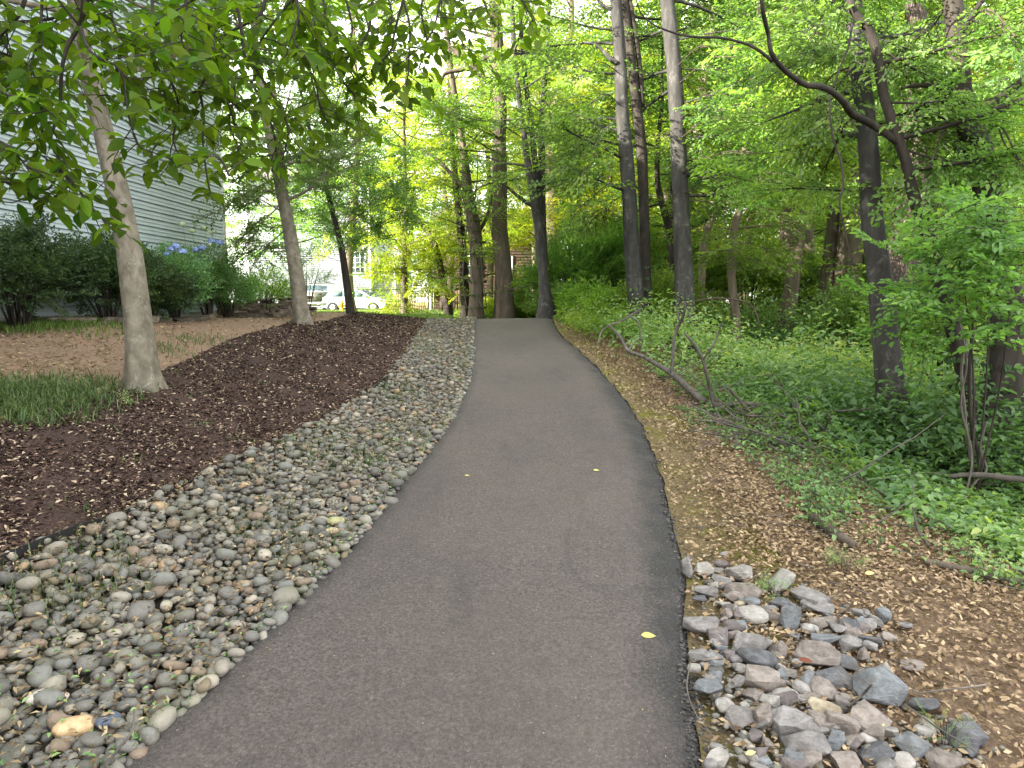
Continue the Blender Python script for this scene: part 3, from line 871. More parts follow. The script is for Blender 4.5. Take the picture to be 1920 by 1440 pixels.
# grey-blue house on the left: its gable-less side wall runs beside the yard
A = np.array([-7.95, -8.0, 0]); Bc = np.array([-6.93, 17.0, 0]); Lw = np.linalg.norm(Bc - A)
ex = (Bc - A) / Lw; ey = np.array([ex[1], -ex[0], 0])
h1 = thing('house', (A[0], A[1], 1.2), 'grey-blue clapboard house wall with a white corner post behind the shrubs', 'house')
base = 1.50; top = base + 52 * .152
g = Geo(); slab_local(g, A, ex, ey, 0, Lw - .03, -9, -.02, .9, top); obj('wall_core', g, V_blue, h1)
g = Geo(); slab_local(g, A, ex, ey, -.02, Lw - .01, -8.9, .02, .9, base - .01); obj('foundation', g, V_conc, h1)
# one clapboard row: double lap profile, real overlap and shadow line
def board_mesh():
    prof = [(0.000, .006), (.016, .006), (.030, 0.0), (.030, .006), (.012, .066), (.012, .071), (.021, .073), (.020, .078), (.006, .146), (.000, .152), (-.004, .152)]
    g = Geo(); n = len(prof); xs = np.array([0, Lw - .10])
    V = [A * 0 + ex * x + ey * y + np.array([0, 0, z]) for x in xs for y, z in prof]
    i = np.arange(n)[:, None]; g.add(V, np.concatenate([i, (i + 1) % n, (i + 1) % n + n, i + n], 1))
    g.add([], np.zeros((0, 4), int)); me = to_mesh('siding_board', g); me.materials.append(V_blue); return me
bm_ = board_mesh(); bm_.materials
for k in range(52):
    o = link('siding_board', bm_, None, h1); o.location = (0, 0, base + k * .152 - 1.2)
g = Geo(); slab_local(g, A, ex, ey, Lw - .11, Lw + .012, -.10, .030, base - .02, top); obj('corner_post', g, V_trim, h1)
g = Geo(); slab_local(g, A, ex, ey, -.4, Lw + .4, -9.4, .45, top + .01, top + .22); obj('soffit', g, V_trim, h1)
g = Geo()
P0 = [A + ex * x + ey * y + np.array([0, 0, z]) for x in (-.5, Lw + .5) for y, z in ((-9.5, top + .22), (.5, top + .22), (-4.5, top + 2.6))]
g.add(P0, [(0, 1, 4, 3), (1, 2, 5, 4), (2, 0, 3, 5), (0, 2, 1, 1), (3, 4, 5, 5)]); obj('roof', g, V_roof, h1)
# end wall boards facing the street (beyond the corner)
g = Geo()
for k in range(52):
    slab_local(g, A, ex, ey, Lw - .03, Lw - .012 , -8.9, -.11, base + k * .152, base + k * .152 + .146)
obj('end_wall_siding', g, V_blue, h1, False, 'stuff')
g = Geo(); slab_local(g, A, ex, ey, 24.0, 24.12, .025, .09, 2.3 + .62, 2.3 + .76); obj('outdoor_tap_cover', g, V_trim, h1)

def window(parent, x0, x1, z0, z1, y, nx, nz, arch=False):
    """sash window on a wall facing -Y"""
    g = Geo(); t = .09
    g.box(x0 - t, x1 + t, y - .07, y, z1, z1 + t); g.box(x0 - t, x1 + t, y - .07, y, z0 - t, z0)
    g.box(x0 - t, x0, y - .07, y, z0, z1); g.box(x1, x1 + t, y - .07, y, z0, z1)
    for i in range(1, nx): x = x0 + (x1 - x0) * i / nx; g.box(x - .02, x + .02, y - .045, y - .012, z0, z1)
    for i in range(1, nz): z = z0 + (z1 - z0) * i / nz; g.box(x0, x1, y - .040, y - .014, z - .02, z + .02)
    if arch:
        xc, rr = (x0 + x1) / 2, (x1 - x0) / 2; th = np.linspace(0, math.pi, 14)
        Pq = np.stack([xc + rr * np.cos(th), 0 * th + y - .035, z1 + t + rr * .75 * np.sin(th)], 1); g.tube(Pq, .05, 4)
    w = obj('window', g, V_trim, parent); w['_o'] = parent['_o']
    g = Geo(); g.box(x0, x1, y - .010, y - .002, z0, z1)
    if arch:
        V = [(xc, y - .004, z1 + t)] + [tuple(q) for q in Pq + [0, .03, 0]]
        g.add(V, [(0, i, i + 1, i + 1) for i in range(1, 14)])
    obj('pane', g, GL, w)

def lapped_wall(g, x0, x1, y, z0, z1, step=.15):
    z = z0
    while z < z1 - .01:
        zz = min(z + step, z1)
        g.add([(x0, y - .02, z), (x1, y - .02, z), (x1, y - .002, zz), (x0, y - .002, zz), (x0, y, z), (x1, y, z)], [(0, 1, 2, 3), (4, 5, 1, 0)]); z = zz
# white house across the street
Y2 = 52.0; k2 = Y2 / F * 1.0
X_ = lambda u, D=Y2: (u - 960) / F * D
h2 = thing('house', (X_(600), Y2, 1.0), 'white sided two storey house beyond the parked vehicles', 'house')
xa, xb, xc2 = X_(471), X_(700), X_(742)
g = Geo(); g.box(xa, xb, Y2, Y2 + 9, .9, 10.6); g.box(xb, xc2, Y2 + .6, Y2 + 9, .9, 5.2); obj('wall', g, V_white, h2)
g = Geo(); lapped_wall(g, xa + .15, xb - .15, Y2, 1.1, 10.6); lapped_wall(g, xb, xc2 - .12, Y2 + .6, 1.1, 5.2); obj('lap_siding', g, V_white, h2, False, 'stuff')
for q in (xa, xb - .15):
    g = Geo(); g.box(q, q + .15, Y2 - .035, Y2 + .1, 1.1, 10.6); obj('corner_post', g, V_trim, h2)
g = Geo(); g.box(xc2 - .12, xc2 + .01, Y2 + .56, Y2 + .7, 1.1, 5.2); obj('corner_post', g, V_trim, h2)
g = Geo(); g.add([(xa - .4, Y2 - .45, 10.55), (xb + .4, Y2 - .45, 10.55), (xb + .4, Y2 + 4.5, 12.4), (xa - .4, Y2 + 4.5, 12.4), (xa - .4, Y2 + 9.4, 10.55), (xb + .4, Y2 + 9.4, 10.55)],
                 [(0, 1, 2, 3), (3, 2, 5, 4), (0, 3, 4, 4), (1, 5, 2, 2), (0, 4, 5, 1)]); obj('roof', g, V_roof, h2)
window(h2, X_(662), X_(688), 1.72 + (565 - 512) * k2, 1.72 + (565 - 476) * k2, Y2 - .02, 3, 4, True)
window(h2, X_(655), X_(688), 1.72 + (565 - 455) * k2, 1.72 + (565 - 440) * k2, Y2 - .02, 3, 1)
window(h2, X_(520), X_(545), 1.72 + (565 - 470) * k2, 1.72 + (565 - 425) * k2, Y2 - .02, 2, 3)
window(h2, X_(712), X_(730), 1.9 + (565 - 520) * k2, 1.9 + (565 - 490) * k2, Y2 + .58, 2, 2)
g = Geo(); g.box(X_(655), X_(672), Y2 - .4, Y2 - .05, 1.2, 1.5); obj('step', g, V_conc, h2)

# brown townhouse with a porch at the end of the lawn
Y3 = 43.0
h3 = thing('townhouse', (X_(830, Y3), Y3 + 4, 1.0), 'brown townhouse with a low porch roof behind the picket fence', 'townhouse')
x0, x1 = X_(800, Y3), X_(905, Y3)
g = Geo(); g.box(x0 + .2, x1 + 4, Y3 + 2.4, Y3 + 9, .9, 6.0); obj('wall', g, paint('brown_siding', (.16, .11, .085), .8, .3), h3)
g = Geo(); lapped_wall(g, x0 + .2, x1 + 4, Y3 + 2.4, 1.1, 6.0, .18); obj('lap_siding', g, V_brown, h3, False, 'stuff')
g = Geo(); g.box(x0 - .7, x0 + 1.6, Y3 - .1, Y3 + 2.38, 2.36, 2.56); g.box(x0 - .8, x0 + 1.7, Y3 - .2, Y3 + 2.38, 2.562, 2.62); obj('porch_roof', g, V_trim, h3)
for q in (x0 + .28, x0 + 1.25):
    g = Geo(); g.box(q - .07, q + .07, Y3, Y3 + .14, 1.05, 2.358); g.box(q - .10, q + .10, Y3 - .03, Y3 + .17, 1.05, 1.2); obj('porch_post', g, V_trim, h3)
g = Geo(); g.box(x0 + .55, x0 + 1.1, Y3 + 2.30, Y3 + 2.378, 1.2, 2.3); obj('door', g, paint('dark_door', (.03, .035, .03), .5), h3)
for a_, b__ in ((x1 - 1.1, x1 - .2), (x1 + .8, x1 + 1.8)):
    window(h3, a_, b__, 3.4, 4.6, Y3 + 2.37, 2, 2)
g = Geo(); g.add([(x0 - .2, Y3 + 2.0, 6.0), (x1 + 4.4, Y3 + 2.0, 6.0), (x1 + 4.4, Y3 + 5.7, 7.9), (x0 - .2, Y3 + 5.7, 7.9), (x0 - .2, Y3 + 9.4, 6.0), (x1 + 4.4, Y3 + 9.4, 6.0)],
                 [(0, 1, 2, 3), (3, 2, 5, 4), (0, 3, 4, 4), (1, 5, 2, 2), (0, 4, 5, 1)]); obj('roof', g, V_roof, h3)

# picket fence, one mesh per picket
W_pick = paint('weathered_red_picket', (.42, .27, .20), .8, .4)
yf = 41.5; fx0, fx1 = X_(738, yf), X_(800, yf)
fe = thing('picket_fence', ((fx0 + fx1) / 2, yf, 1.1), 'weathered reddish picket fence between the white house and the porch', 'fence')
g = Geo().box(-.035, .035, -.012, .012, 0, 1.12); g.add([(-.035, -.012, 1.12), (.035, -.012, 1.12), (.035, .012, 1.12), (-.035, .012, 1.12), (0, 0, 1.17)], [(0, 1, 4, 4), (1, 2, 4, 4), (2, 3, 4, 4), (3, 0, 4, 4)])
pm = to_mesh('picket', g); pm.materials.append(W_pick)
for q in np.arange(fx0, fx1, .105):
    o = link('picket', pm, None, fe); o.location = (q - fe['_o'][0], 0, R.uniform(-.01, .01))
for z in (.3, .9):
    g = Geo().box(fx0, fx1, yf + .014, yf + .06, 1.1 + z, 1.18 + z); obj('rail', g, W_pick, fe)
fe2 = thing('board_fence', (X_(850, 40), 40, 1.1), 'dark brown board fence standing between the tree trunks', 'fence')
g = Geo().box(-.068, .068, -.012, .012, 0, 1.25); bm2 = to_mesh('fence_board', g); bm2.materials.append(V_brown)
for q in np.arange(X_(829, 40), X_(905, 40), .145):
    o = link('fence_board', bm2, None, fe2); o.location = (q - fe2['_o'][0], 0, R.uniform(-.01, .01))
for z in (.25, 1.0):
    g = Geo().box(X_(829, 40), X_(905, 40), 40.014, 40.06, 1.1 + z, 1.18 + z); obj('rail', g, V_brown, fe2)

# street the vehicles stand on
g = Geo().box(-60, X_(745, 47) + 1.5, 44.2, 51.2, .85, 1.0); o = obj('street', g, A_as); o['kind'] = 'structure'
g = Geo().box(-60, X_(745, 47) + 1.5, 43.95, 44.19, .85, 1.12); o = obj('kerb', g, V_conc); o['kind'] = 'structure'

# ------------------------------------------------------------------ vehicles
RUB = paint('tyre_rubber', (.02, .02, .02), .8, .1); RIM = paint('alloy_rim', (.55, .56, .58), .3, .1, .5, .8)
def extrude_profile(g, prof, y0, y1, inset=0):
    n = len(prof); V = [(x, y0, z) for x, z in prof] + [(x, y1, z) for x, z in prof]
    i = np.arange(n)[:, None]; g.add(V, np.concatenate([i, (i + 1) % n, (i + 1) % n + n, i + n], 1))
    return g
def ngon_obj(name, prof, y0, y1, m, parent, bevel=.04, taper=0, ztap=.9):
    """closed extruded outline with rounded edges; above ztap it narrows"""
    import bmesh
    bm = bmesh.new()
    def yy(y, z): return y - math.copysign(max(0, z - ztap) * taper, y)
    a = [bm.verts.new((x, yy(y0, z), z)) for x, z in prof]; b = [bm.verts.new((x, yy(y1, z), z)) for x, z in prof]
    bm.faces.new(a[::-1]); bm.faces.new(b)
    for i in range(len(prof)):
        j = (i + 1) % len(prof); bm.faces.new((a[i], a[j], b[j], b[i]))
    bmesh.ops.recalc_face_normals(bm, faces=bm.faces)
    if bevel: bmesh.ops.bevel(bm, geom=[e for e in bm.edges], offset=bevel, segments=2, affect='EDGES', clamp_overlap=True)
    me = bpy.data.meshes.new(name); bm.to_mesh(me); bm.free()
    for p in me.polygons: p.use_smooth = True
    if hasattr(me, 'set_sharp_from_angle'): me.set_sharp_from_angle(angle=.6)
    return link(name, me, m, parent)
def wheel(parent, x, y, r_=.33):
    g = Geo(); th = np.linspace(0, 2 * math.pi, 29)[:-1]
    rings = [(r_ * .66, -.11), (r_ * .95, -.11), (r_, -.08), (r_, .08), (r_ * .95, .11), (r_ * .66, .11)]
    V = [(x + q * math.cos(t), y + w_, r_ + q * math.sin(t)) for q, w_ in rings for t in th]
    for k in range(5):
        i = k * 28 + np.arange(28)[:, None]; j = k * 28 + (np.arange(28)[:, None] + 1) % 28; g.add(V, np.concatenate([i, j, j + 28, i + 28], 1))
    w = link('wheel', to_mesh('wheel', g, True), RUB, parent)
    g = Geo()
    for k in range(10):
        a = k * 2 * math.pi / 10
        c, s_ = math.cos(a), math.sin(a)
        for yy in (-.115, .075):
            V = [(x - s_ * q * .5 + c * d, y + yy + dy, r_ + c * q * .5 + s_ * d) for q in (-.045, .045) for d in (.03, r_ * .66) for dy in (0, .04)]
            g.add(V, [(0,1,3,2),(4,6,7,5),(0,4,5,1),(2,3,7,6),(0,2,6,4),(1,5,7,3)])
    g.tube([(x, y - .10, r_), (x, y + .10, r_)], r_ * .60, 20)
    link('rim', to_mesh('rim', g), RIM, w)
    return w

# light blue hatchback seen from its right side, nose to the right
cy_, cxx = 46.2, X_(672, 46.2)
car = thing('parked_car', (cxx, cy_, 1.0), 'light blue hatchback car parked behind the yellow hydrant', 'car')
CB = paint('pale_blue_car_paint', (.50, .60, .68), .25, .05, .5, .2, .6); CG = glass('car_glass', (.05, .08, .11)); CK = paint('dark_trim', (.03, .03, .03), .5)
prof = [(-2.2, .35), (-2.24, .75), (-2.12, .98), (-1.85, 1.02), (-1.62, 1.44), (-.2, 1.52), (.45, 1.42), (1.25, 1.0), (2.05, .86), (2.24, .62), (2.22, .32), (1.78, .24)]
for k in range(9): a = math.pi * k / 8; prof.append((1.4 + .38 * math.cos(a), .30 + .36 * math.sin(a)))
for k in range(9): a = math.pi * k / 8; prof.append((-1.35 + .38 * math.cos(a), .30 + .36 * math.sin(a)))
prof.append((-1.75, .24))
ngon_obj('body', prof, -.88, .88, CB, car, .035, .35, .98)
for y in (-.80, .80): [wheel(car, x, y) for x in (1.4, -1.35)]
sgn = -1
def side_glass(name, pts, yoff, parent, taper=.35, zt=.98, half=.88):
    for s_ in (-1, 1):
        g = Geo(); V = [(x, s_ * (half - max(0, z - zt) * taper + .006), z) for x, z in pts]
        V += [(x, s_ * (half - max(0, z - zt) * taper - .02), z) for x, z in pts]; n = len(pts)
        g.add(V, [(0, 1, 2, 3), (n, n + 3, n + 2, n + 1), (0, n, n + 1, 1), (1, n + 1, n + 2, 2), (2, n + 2, n + 3, 3), (3, n + 3, n, 0)])
        link(name, to_mesh(name, g), CG, parent)
side_glass('side_window', [(-1.45, 1.04), (-.72, 1.04), (-.72, 1.43), (-1.38, 1.38)], 0, car)
side_glass('side_window', [(-.66, 1.04), (.10, 1.04), (.10, 1.43), (-.66, 1.44)], 0, car)
side_glass('side_window', [(.16, 1.04), (.98, 1.04), (.45, 1.33), (.16, 1.41)], 0, car)
g = Geo(); g.add([(.52, -.62, 1.405), (.52, .62, 1.405), (1.22, .78, 1.035), (1.22, -.78, 1.035)], [(0, 1, 2, 3)]); g.v = [g.v[0] + [0.02, 0, .012]]; link('windscreen', to_mesh('windscreen', g), CG, car)
for y in (-.66, .66):
    g = Geo().box(2.12, 2.235, y - .16, y + .16, .62, .76); link('headlight', to_mesh('headlight', g), RIM, car)
    g = Geo().box(-2.245, -2.2, y - .16, y + .16, .78, .95); link('tail_light', to_mesh('tail_light', g), paint('red_lens', (.5, .02, .03), .2), car)
g = Geo().box(2.2, 2.25, -.5, .5, .36, .52); link('grille', to_mesh('grille', g), CK, car)
for s_ in (-1, 1):
    g = Geo().box(.82, .98, s_ * .88, s_ * 1.02, .98, 1.12) if s_ > 0 else Geo().box(.82, .98, -1.02, -.88, .98, 1.12); link('wing_mirror', to_mesh('wing_mirror', g), CB, car)
car.rotation_euler = (0, 0, math.radians(-8))

# pickup with its tailgate towards us
ty, tx = 45.6, X_(602, 45.6)
tr = thing('pickup_truck', (tx, ty, 1.0), 'silver pickup truck with olive grey tailgate and red tail light', 'truck')
TP = paint('silver_truck_paint', (.62, .64, .66), .3, .08, .5, .3, .5); TG = paint('olive_tailgate', (.11, .11, .085), .4, .1, .5, .2, .4); RL = paint('red_lens', (.62, .03, .05), .2)
prof = [(-.0, .62), (.0, 1.34), (1.95, 1.36), (2.05, 1.38), (2.25, 1.86), (3.5, 1.90), (4.1, 1.38), (5.35, 1.25), (5.5, .95), (5.5, .55)]
prof = [(x, z) for x, z in prof]
for k in range(7): a = math.pi * k / 6; prof.append((4.5 + .46 * math.cos(a), .42 + .42 * math.sin(a)))
for k in range(7): a = math.pi * k / 6; prof.append((1.2 + .46 * math.cos(a), .42 + .42 * math.sin(a)))
ngon_obj('body', prof, -.98, .98, TP, tr, .04, .25, 1.38)
g = Geo().box(-.045, -.004, -.80, .80, .74, 1.32); g.box(-.055, -.047, -.74, .74, .80, 1.24); link('tailgate', to_mesh('tailgate', g), TG, tr)
g = Geo().box(-.075, -.058, -.13, .13, 1.16, 1.24); link('tailgate_handle', to_mesh('tailgate_handle', g), CK, tr)
for y in (-.89, .89):
    g = Geo().box(-.05, -.004, y - .085, y + .085, .82, 1.26); g.box(-.058, -.052, y - .06, y + .06, .98, 1.08); link('tail_light', to_mesh('tail_light', g), RL, tr)
g = Geo().box(-.2, -.06, -.95, .95, .50, .66); link('bumper', to_mesh('bumper', g), RIM, tr)
g = Geo().box(-.215, -.205, -.2, .2, .52, .64); link('number_plate', to_mesh('number_plate', g), V_trim, tr)
for y in (-.86, .86): [wheel(tr, x, y, .39) for x in (1.2, 4.5)]
side_glass('side_window', [(2.38, 1.42), (3.05, 1.42), (3.05, 1.80), (2.42, 1.78)], 0, tr, .25, 1.38, .98)
side_glass('side_window', [(3.12, 1.42), (3.85, 1.42), (3.45, 1.80), (3.12, 1.80)], 0, tr, .25, 1.38, .98)
g = Geo().add([(2.06, -.78, 1.46), (2.06, .78, 1.46), (2.20, .76, 1.80), (2.20, -.76, 1.80)], [(0, 1, 2, 3)]); link('rear_window', to_mesh('rear_window', g), CG, tr)
tr.rotation_euler = (0, 0, math.radians(112))
# a van half hidden behind the second trunk
# yellow fire hydrant
hp = at(641, 583, 41.0); hz = gz(hp[0], 41.0)
hy = thing('fire_hydrant', (hp[0], hp[1], hz), 'yellow fire hydrant on the sunlit grass in front of the blue car', 'hydrant')
HY = paint('yellow_hydrant_paint', (.72, .36, .03), .45, .2)
def lathe(prof, seg=20, axis='Z'):
    g = Geo(); th = np.linspace(0, 2 * math.pi, seg, endpoint=False); n = len(prof)
    V = np.array([(r_ * math.cos(t), r_ * math.sin(t), z) for r_, z in prof for t in th])
    if axis == 'X': V = V[:, [2, 1, 0]]
    if axis == 'Y': V = V[:, [0, 2, 1]]
    i = np.arange(n - 1)[:, None] * seg; j = np.arange(seg)[None]
    g.add(V, np.stack([i + j, i + (j + 1) % seg, i + seg + (j + 1) % seg, i + seg + j], -1).reshape(-1, 4)); return g
link('barrel', to_mesh('barrel', lathe([(.0, 0), (.17, 0), (.17, .04), (.11, .05), (.11, .42), (.15, .43), (.15, .47), (.11, .475)]), True), HY, hy)
link('bonnet', to_mesh('bonnet', lathe([(.14, .472), (.14, .50), (.125, .56), (.08, .62), (.04, .64), (.03, .645), (.03, .70), (0, .70)]), True), HY, hy)
for ax, s_ in (('X', 1), ('X', -1), ('Y', -1)):
    g = lathe([(.055, .09 * s_), (.055, .15 * s_), (.075, .155 * s_), (.075, .19 * s_), (.03, .195 * s_), (.03, .22 * s_), (0, .22 * s_)], 14, ax); g.v = [g.v[0] + [0, 0, .33]]
    link('outlet_cap', to_mesh('outlet_cap', g, True), HY, hy)

# ------------------------------------------------------------------ dry stone wall and the row of flat edging stones
import bmesh as _bm
def rock_mesh(seed, ax, n=13, box=.75, bevel=.05):
    q = np.random.default_rng(seed); bm = _bm.new()
    for _ in range(n):
        d = unit(q.normal(size=3)); d = np.sign(d) * np.abs(d) ** box; d = d / np.abs(d).max() ** .55
        bm.verts.new(tuple(d * np.array(ax) * q.uniform(.82, 1.0)))
    r_ = _bm.ops.convex_hull(bm, input=bm.verts)
    _bm.ops.delete(bm, geom=[e for e in r_['geom_interior'] if isinstance(e, _bm.types.BMVert)], context='VERTS')
    if bevel: _bm.ops.bevel(bm, geom=list(bm.edges), offset=bevel * min(ax), segments=1, affect='EDGES', clamp_overlap=True)
    me = bpy.data.meshes.new('rock'); bm.to_mesh(me); bm.free(); return me
def wallstone_mat():
    s = M('wall_stone'); n = s.noise(s.pos(), 14, 6, .7)
    c = s.ramp(n, [(.3, (.06, .048, .038)), (.5, (.14, .115, .09)), (.7, (.25, .21, .165))])
    k = s.math('ADD', s.math('MULTIPLY', s.rnd(), .9), .55)
    hs = s.N('ShaderNodeHueSaturation'); s.L(k, hs.inputs['Value']); s.L(c, hs.inputs['Color'])
    return s.finish(hs.outputs[0], .9, s.bump(n, .7, .015), .2)
WS = wallstone_mat()
flat_me = [rock_mesh(200 + i, (.5, .5, .5), 16, .5, .05) for i in range(8)]
for m_ in flat_me: m_.materials.append(WS)
p0, p1 = np.array([-6.9, 16.4]), np.array([-5.15, 17.3])
sw = thing('dry_stone_wall', (*((p0 + p1) / 2), 1.3), 'low dry-stacked wall of dark flat stones by the house corner', 'wall')
dd = unit(p1 - p0); ang = math.atan2(dd[1], dd[0]); Lq = np.linalg.norm(p1 - p0)
g = Geo(); nrm = np.array([-dd[1], dd[0], 0]); slab_local(g, np.array([p0[0], p0[1], 0.]), np.array([dd[0], dd[1], 0.]), nrm, .06, Lq - .02, -.10, .10, 1.1, 1.68); obj('rubble_core', g, WS, sw)
for row in range(7):
    x = -.1
    while x < Lq:
        w_ = R.uniform(.18, .42); c = p0 + dd * (x + w_ / 2)
        o = link('stone', flat_me[R.integers(8)], None, sw)
        z0 = gz(c[0], c[1])
        o.location = (c[0] - sw['_o'][0] + R.normal(0, .02), c[1] - sw['_o'][1] + R.normal(0, .02), z0 - 1.3 + .035 + row * .068)
        o.scale = (w_ * 1.10, .34, .088); o.rotation_euler = (R.normal(0, .03), R.normal(0, .03), ang + R.normal(0, .06)); x += w_
eg = thing('stone_edging', (-6.2, 13, 1.3), 'row of flat weathered stones edging the shrub bed along the house', 'edging')
px = [(-260, 606), (-120, 604), (0, 602), (100, 606), (200, 607), (290, 603), (380, 600), (440, 596), (500, 592)]
Pw = np.array([ground(*q)[:2] for q in px]); cum = np.concatenate([[0], np.cumsum(np.linalg.norm(np.diff(Pw, axis=0), axis=1))])
x = 0
while x < cum[-1]:
    w_ = R.uniform(.35, .75); xx = np.interp(x + w_ / 2, cum, Pw[:, 0]); yy = np.interp(x + w_ / 2, cum, Pw[:, 1])
    x2, y2 = np.interp(x + w_, cum, Pw[:, 0]), np.interp(x + w_, cum, Pw[:, 1]); x1_, y1_ = np.interp(x, cum, Pw[:, 0]), np.interp(x, cum, Pw[:, 1])
    o = link('stone', flat_me[R.integers(8)], None, eg); o.location = (xx - eg['_o'][0], yy - eg['_o'][1], gz(xx, yy) - 1.3 + .03)
    o.scale = (w_ * 1.08, .22, R.uniform(.09, .14)); o.rotation_euler = (R.normal(0, .04), R.normal(0, .04), math.atan2(y2 - y1_, x2 - x1_)); x += w_

# ------------------------------------------------------------------ broken rocks right of the path
def rock_material():
    s = M('broken_rock'); v = s.coord('Object')
    c = s.ramp(s.rnd(), [(0, (.16, .165, .175)), (.3, (.22, .215, .21)), (.5, (.18, .165, .155)), (.7, (.27, .255, .24)), (.85, (.14, .15, .16)), (1, (.24, .215, .19))])
    n = s.noise(s.pos(), 22, 7, .72); w = s.noise(s.pos((1, 1, 3.5)), 12, 6, .6, 1.2); f = s.noise(s.pos(), 130, 4, .7)
    c = s.mix(s.val(n, [(.35, .55), (.6, 0)]), c, s.mix(1.0, c, (.5, .5, .5), 'MULTIPLY'))
    c = s.mix(s.val(w, [(.5, 0), (.66, .5)]), c, (.36, .33, .30))
    c = s.mix(s.val(f, [(.55, 0), (.75, .3)]), c, (.42, .40, .37))
    c2 = s.mix(s.attr('shade'), c, (0.33, .30, .26)); 
    return s
def rock_mat2(name, a, b_, c_):
    s = M(name); n = s.noise(s.pos(), 22, 7, .72); w = s.noise(s.pos((1, 1, 3.5)), 12, 6, .6, 1.2); f = s.noise(s.pos(), 130, 4, .7)
    c = s.ramp(n, [(.32, a), (.5, b_), (.68, c_)])
    k = s.math('ADD', s.math('MULTIPLY', s.rnd(), .4), .8); hs = s.N('ShaderNodeHueSaturation'); s.L(k, hs.inputs['Value']); s.L(c, hs.inputs['Color']); c = hs.outputs[0]
    c = s.mix(s.val(w, [(.5, 0), (.68, .45)]), c, tuple(min(.6, x * 1.35) for x in c_))
    c = s.mix(s.val(f, [(.55, 0), (.75, .3)]), c, tuple(min(.6, x * 1.5) for x in c_))
    c = s.mix(.27, c, (.05, .045, .04)); c = s.mix(s.val(s.noise(s.pos(), 9, 4, .7), [(.48, 0), (.7, .5)]), c, (.09, .075, .055))
    return s.finish(c, .85, s.bump(w, .7, .014, s.bump(n, .7, .012, s.bump(f, .4, .003))), .28)
RK = dict(blue=rock_mat2('rock_blue_grey', (.09, .10, .115), (.155, .17, .185), (.24, .26, .27)),
          grey=rock_mat2('rock_grey', (.12, .115, .115), (.21, .20, .195), (.31, .295, .285)),
          dark=rock_mat2('rock_dark', (.045, .048, .055), (.085, .088, .098), (.15, .155, .165)),
          brown=rock_mat2('rock_brown', (.12, .10, .09), (.21, .18, .16), (.31, .27, .24)),
          purple=rock_mat2('rock_purple', (.075, .06, .062), (.13, .11, .112), (.20, .175, .17)),
          pale=rock_mat2('rock_pale', (.19, .18, .165), (.30, .285, .26), (.41, .39, .36)),
          tan=rock_mat2('rock_tan', (.24, .19, .12), (.38, .31, .21), (.52, .45, .33)),
          white=rock_mat2('rock_white', (.27, .25, .23), (.38, .36, .33), (.48, .46, .43)))
WORDS = dict(blue='blue-grey', grey='grey', dark='dark charcoal', brown='brownish grey', purple='dark purplish', pale='pale grey', tan='tan', white='whitish')
rocks = [(490,285,140,110,'pale','a'),(320,285,95,65,'pale','a'),(235,290,60,90,'grey','a'),(398,298,66,46,'pale','a'),(410,345,100,40,'grey','a'),(330,395,115,65,'grey','a'),(510,390,165,95,'brown','a'),
 (300,440,80,40,'dark','a'),(470,420,95,55,'brown','a'),(495,460,52,42,'tan','r'),(560,450,78,62,'blue','r'),(700,352,175,75,'pale','a'),(855,425,175,75,'grey','a'),(700,462,115,42,'dark','a'),(880,482,155,48,'grey','a'),
 (750,545,85,140,'blue','a'),(565,515,135,70,'pale','r'),(450,490,85,42,'purple','a'),(645,492,75,48,'grey','r'),(300,560,180,110,'grey','a'),(470,572,115,76,'purple','a'),(410,622,135,92,'purple','a'),
 (920,545,145,95,'brown','a'),(1035,570,110,105,'dark','a'),(1080,560,62,34,'white','r'),(850,590,80,56,'white','r'),(565,652,175,125,'grey','a'),(690,692,90,95,'brown','a'),(595,745,185,64,'dark','r'),
 (915,645,160,110,'blue','a'),(895,715,210,110,'brown','a'),(1060,652,135,105,'grey','a'),(1155,647,105,62,'dark','a'),(1030,755,115,74,'dark','a'),(300,720,120,42,'grey','a'),(480,735,74,48,'grey','r'),
 (270,778,62,42,'pale','r'),(325,765,54,28,'pale','r'),(380,800,74,72,'dark','a'),(600,830,195,122,'brown','a'),(470,850,105,62,'grey','a'),(980,830,175,84,'dark','a'),(1180,865,240,235,'blue','a'),
 (740,800,90,80,'pale','a'),(812,876,95,78,'white','r'),(910,890,145,76,'brown','a'),(345,882,170,100,'blue','a'),(560,918,125,64,'brown','a'),(725,920,125,84,'pale','r'),(815,935,54,42,'grey','r'),
 (420,966,92,52,'white','r'),(520,975,44,46,'white','r'),(920,982,155,74,'tan','a'),(490,1035,150,112,'grey','a'),(735,1045,185,165,'grey','a'),(612,1035,105,140,'brown','a'),(1000,1055,150,145,'brown','a'),
 (1150,1035,195,150,'brown','a'),(1430,985,155,105,'dark','a'),(1420,1092,105,82,'white','r'),(1610,1112,190,155,'dark','a'),(1350,1168,175,145,'blue','a'),(1165,1197,165,102,'dark','a'),(830,1165,205,155,'grey','a'),
 (885,1092,112,60,'grey','a'),(1145,1130,84,52,'white','r'),(600,1212,115,74,'purple','a'),(920,1147,100,50,'dark','a'),(565,1120,100,50,'purple','a'),(522,1232,52,46,'pale','r'),(770,1262,135,74,'purple','a'),
 (1010,1255,185,95,'brown','a'),(1215,1275,150,72,'grey','a'),(1310,1250,112,72,'white','r'),(1530,1255,185,100,'brown','a'),(1655,1185,120,82,'dark','a'),(350,1262,70,60,'grey','r'),(620,1258,90,50,'blue','a'),
 (1325,556,76,56,'grey','f'),(1355,755,112,62,'brown','f'),(380,1180,60,40,'grey','r')]
NOTE = {3: 0}
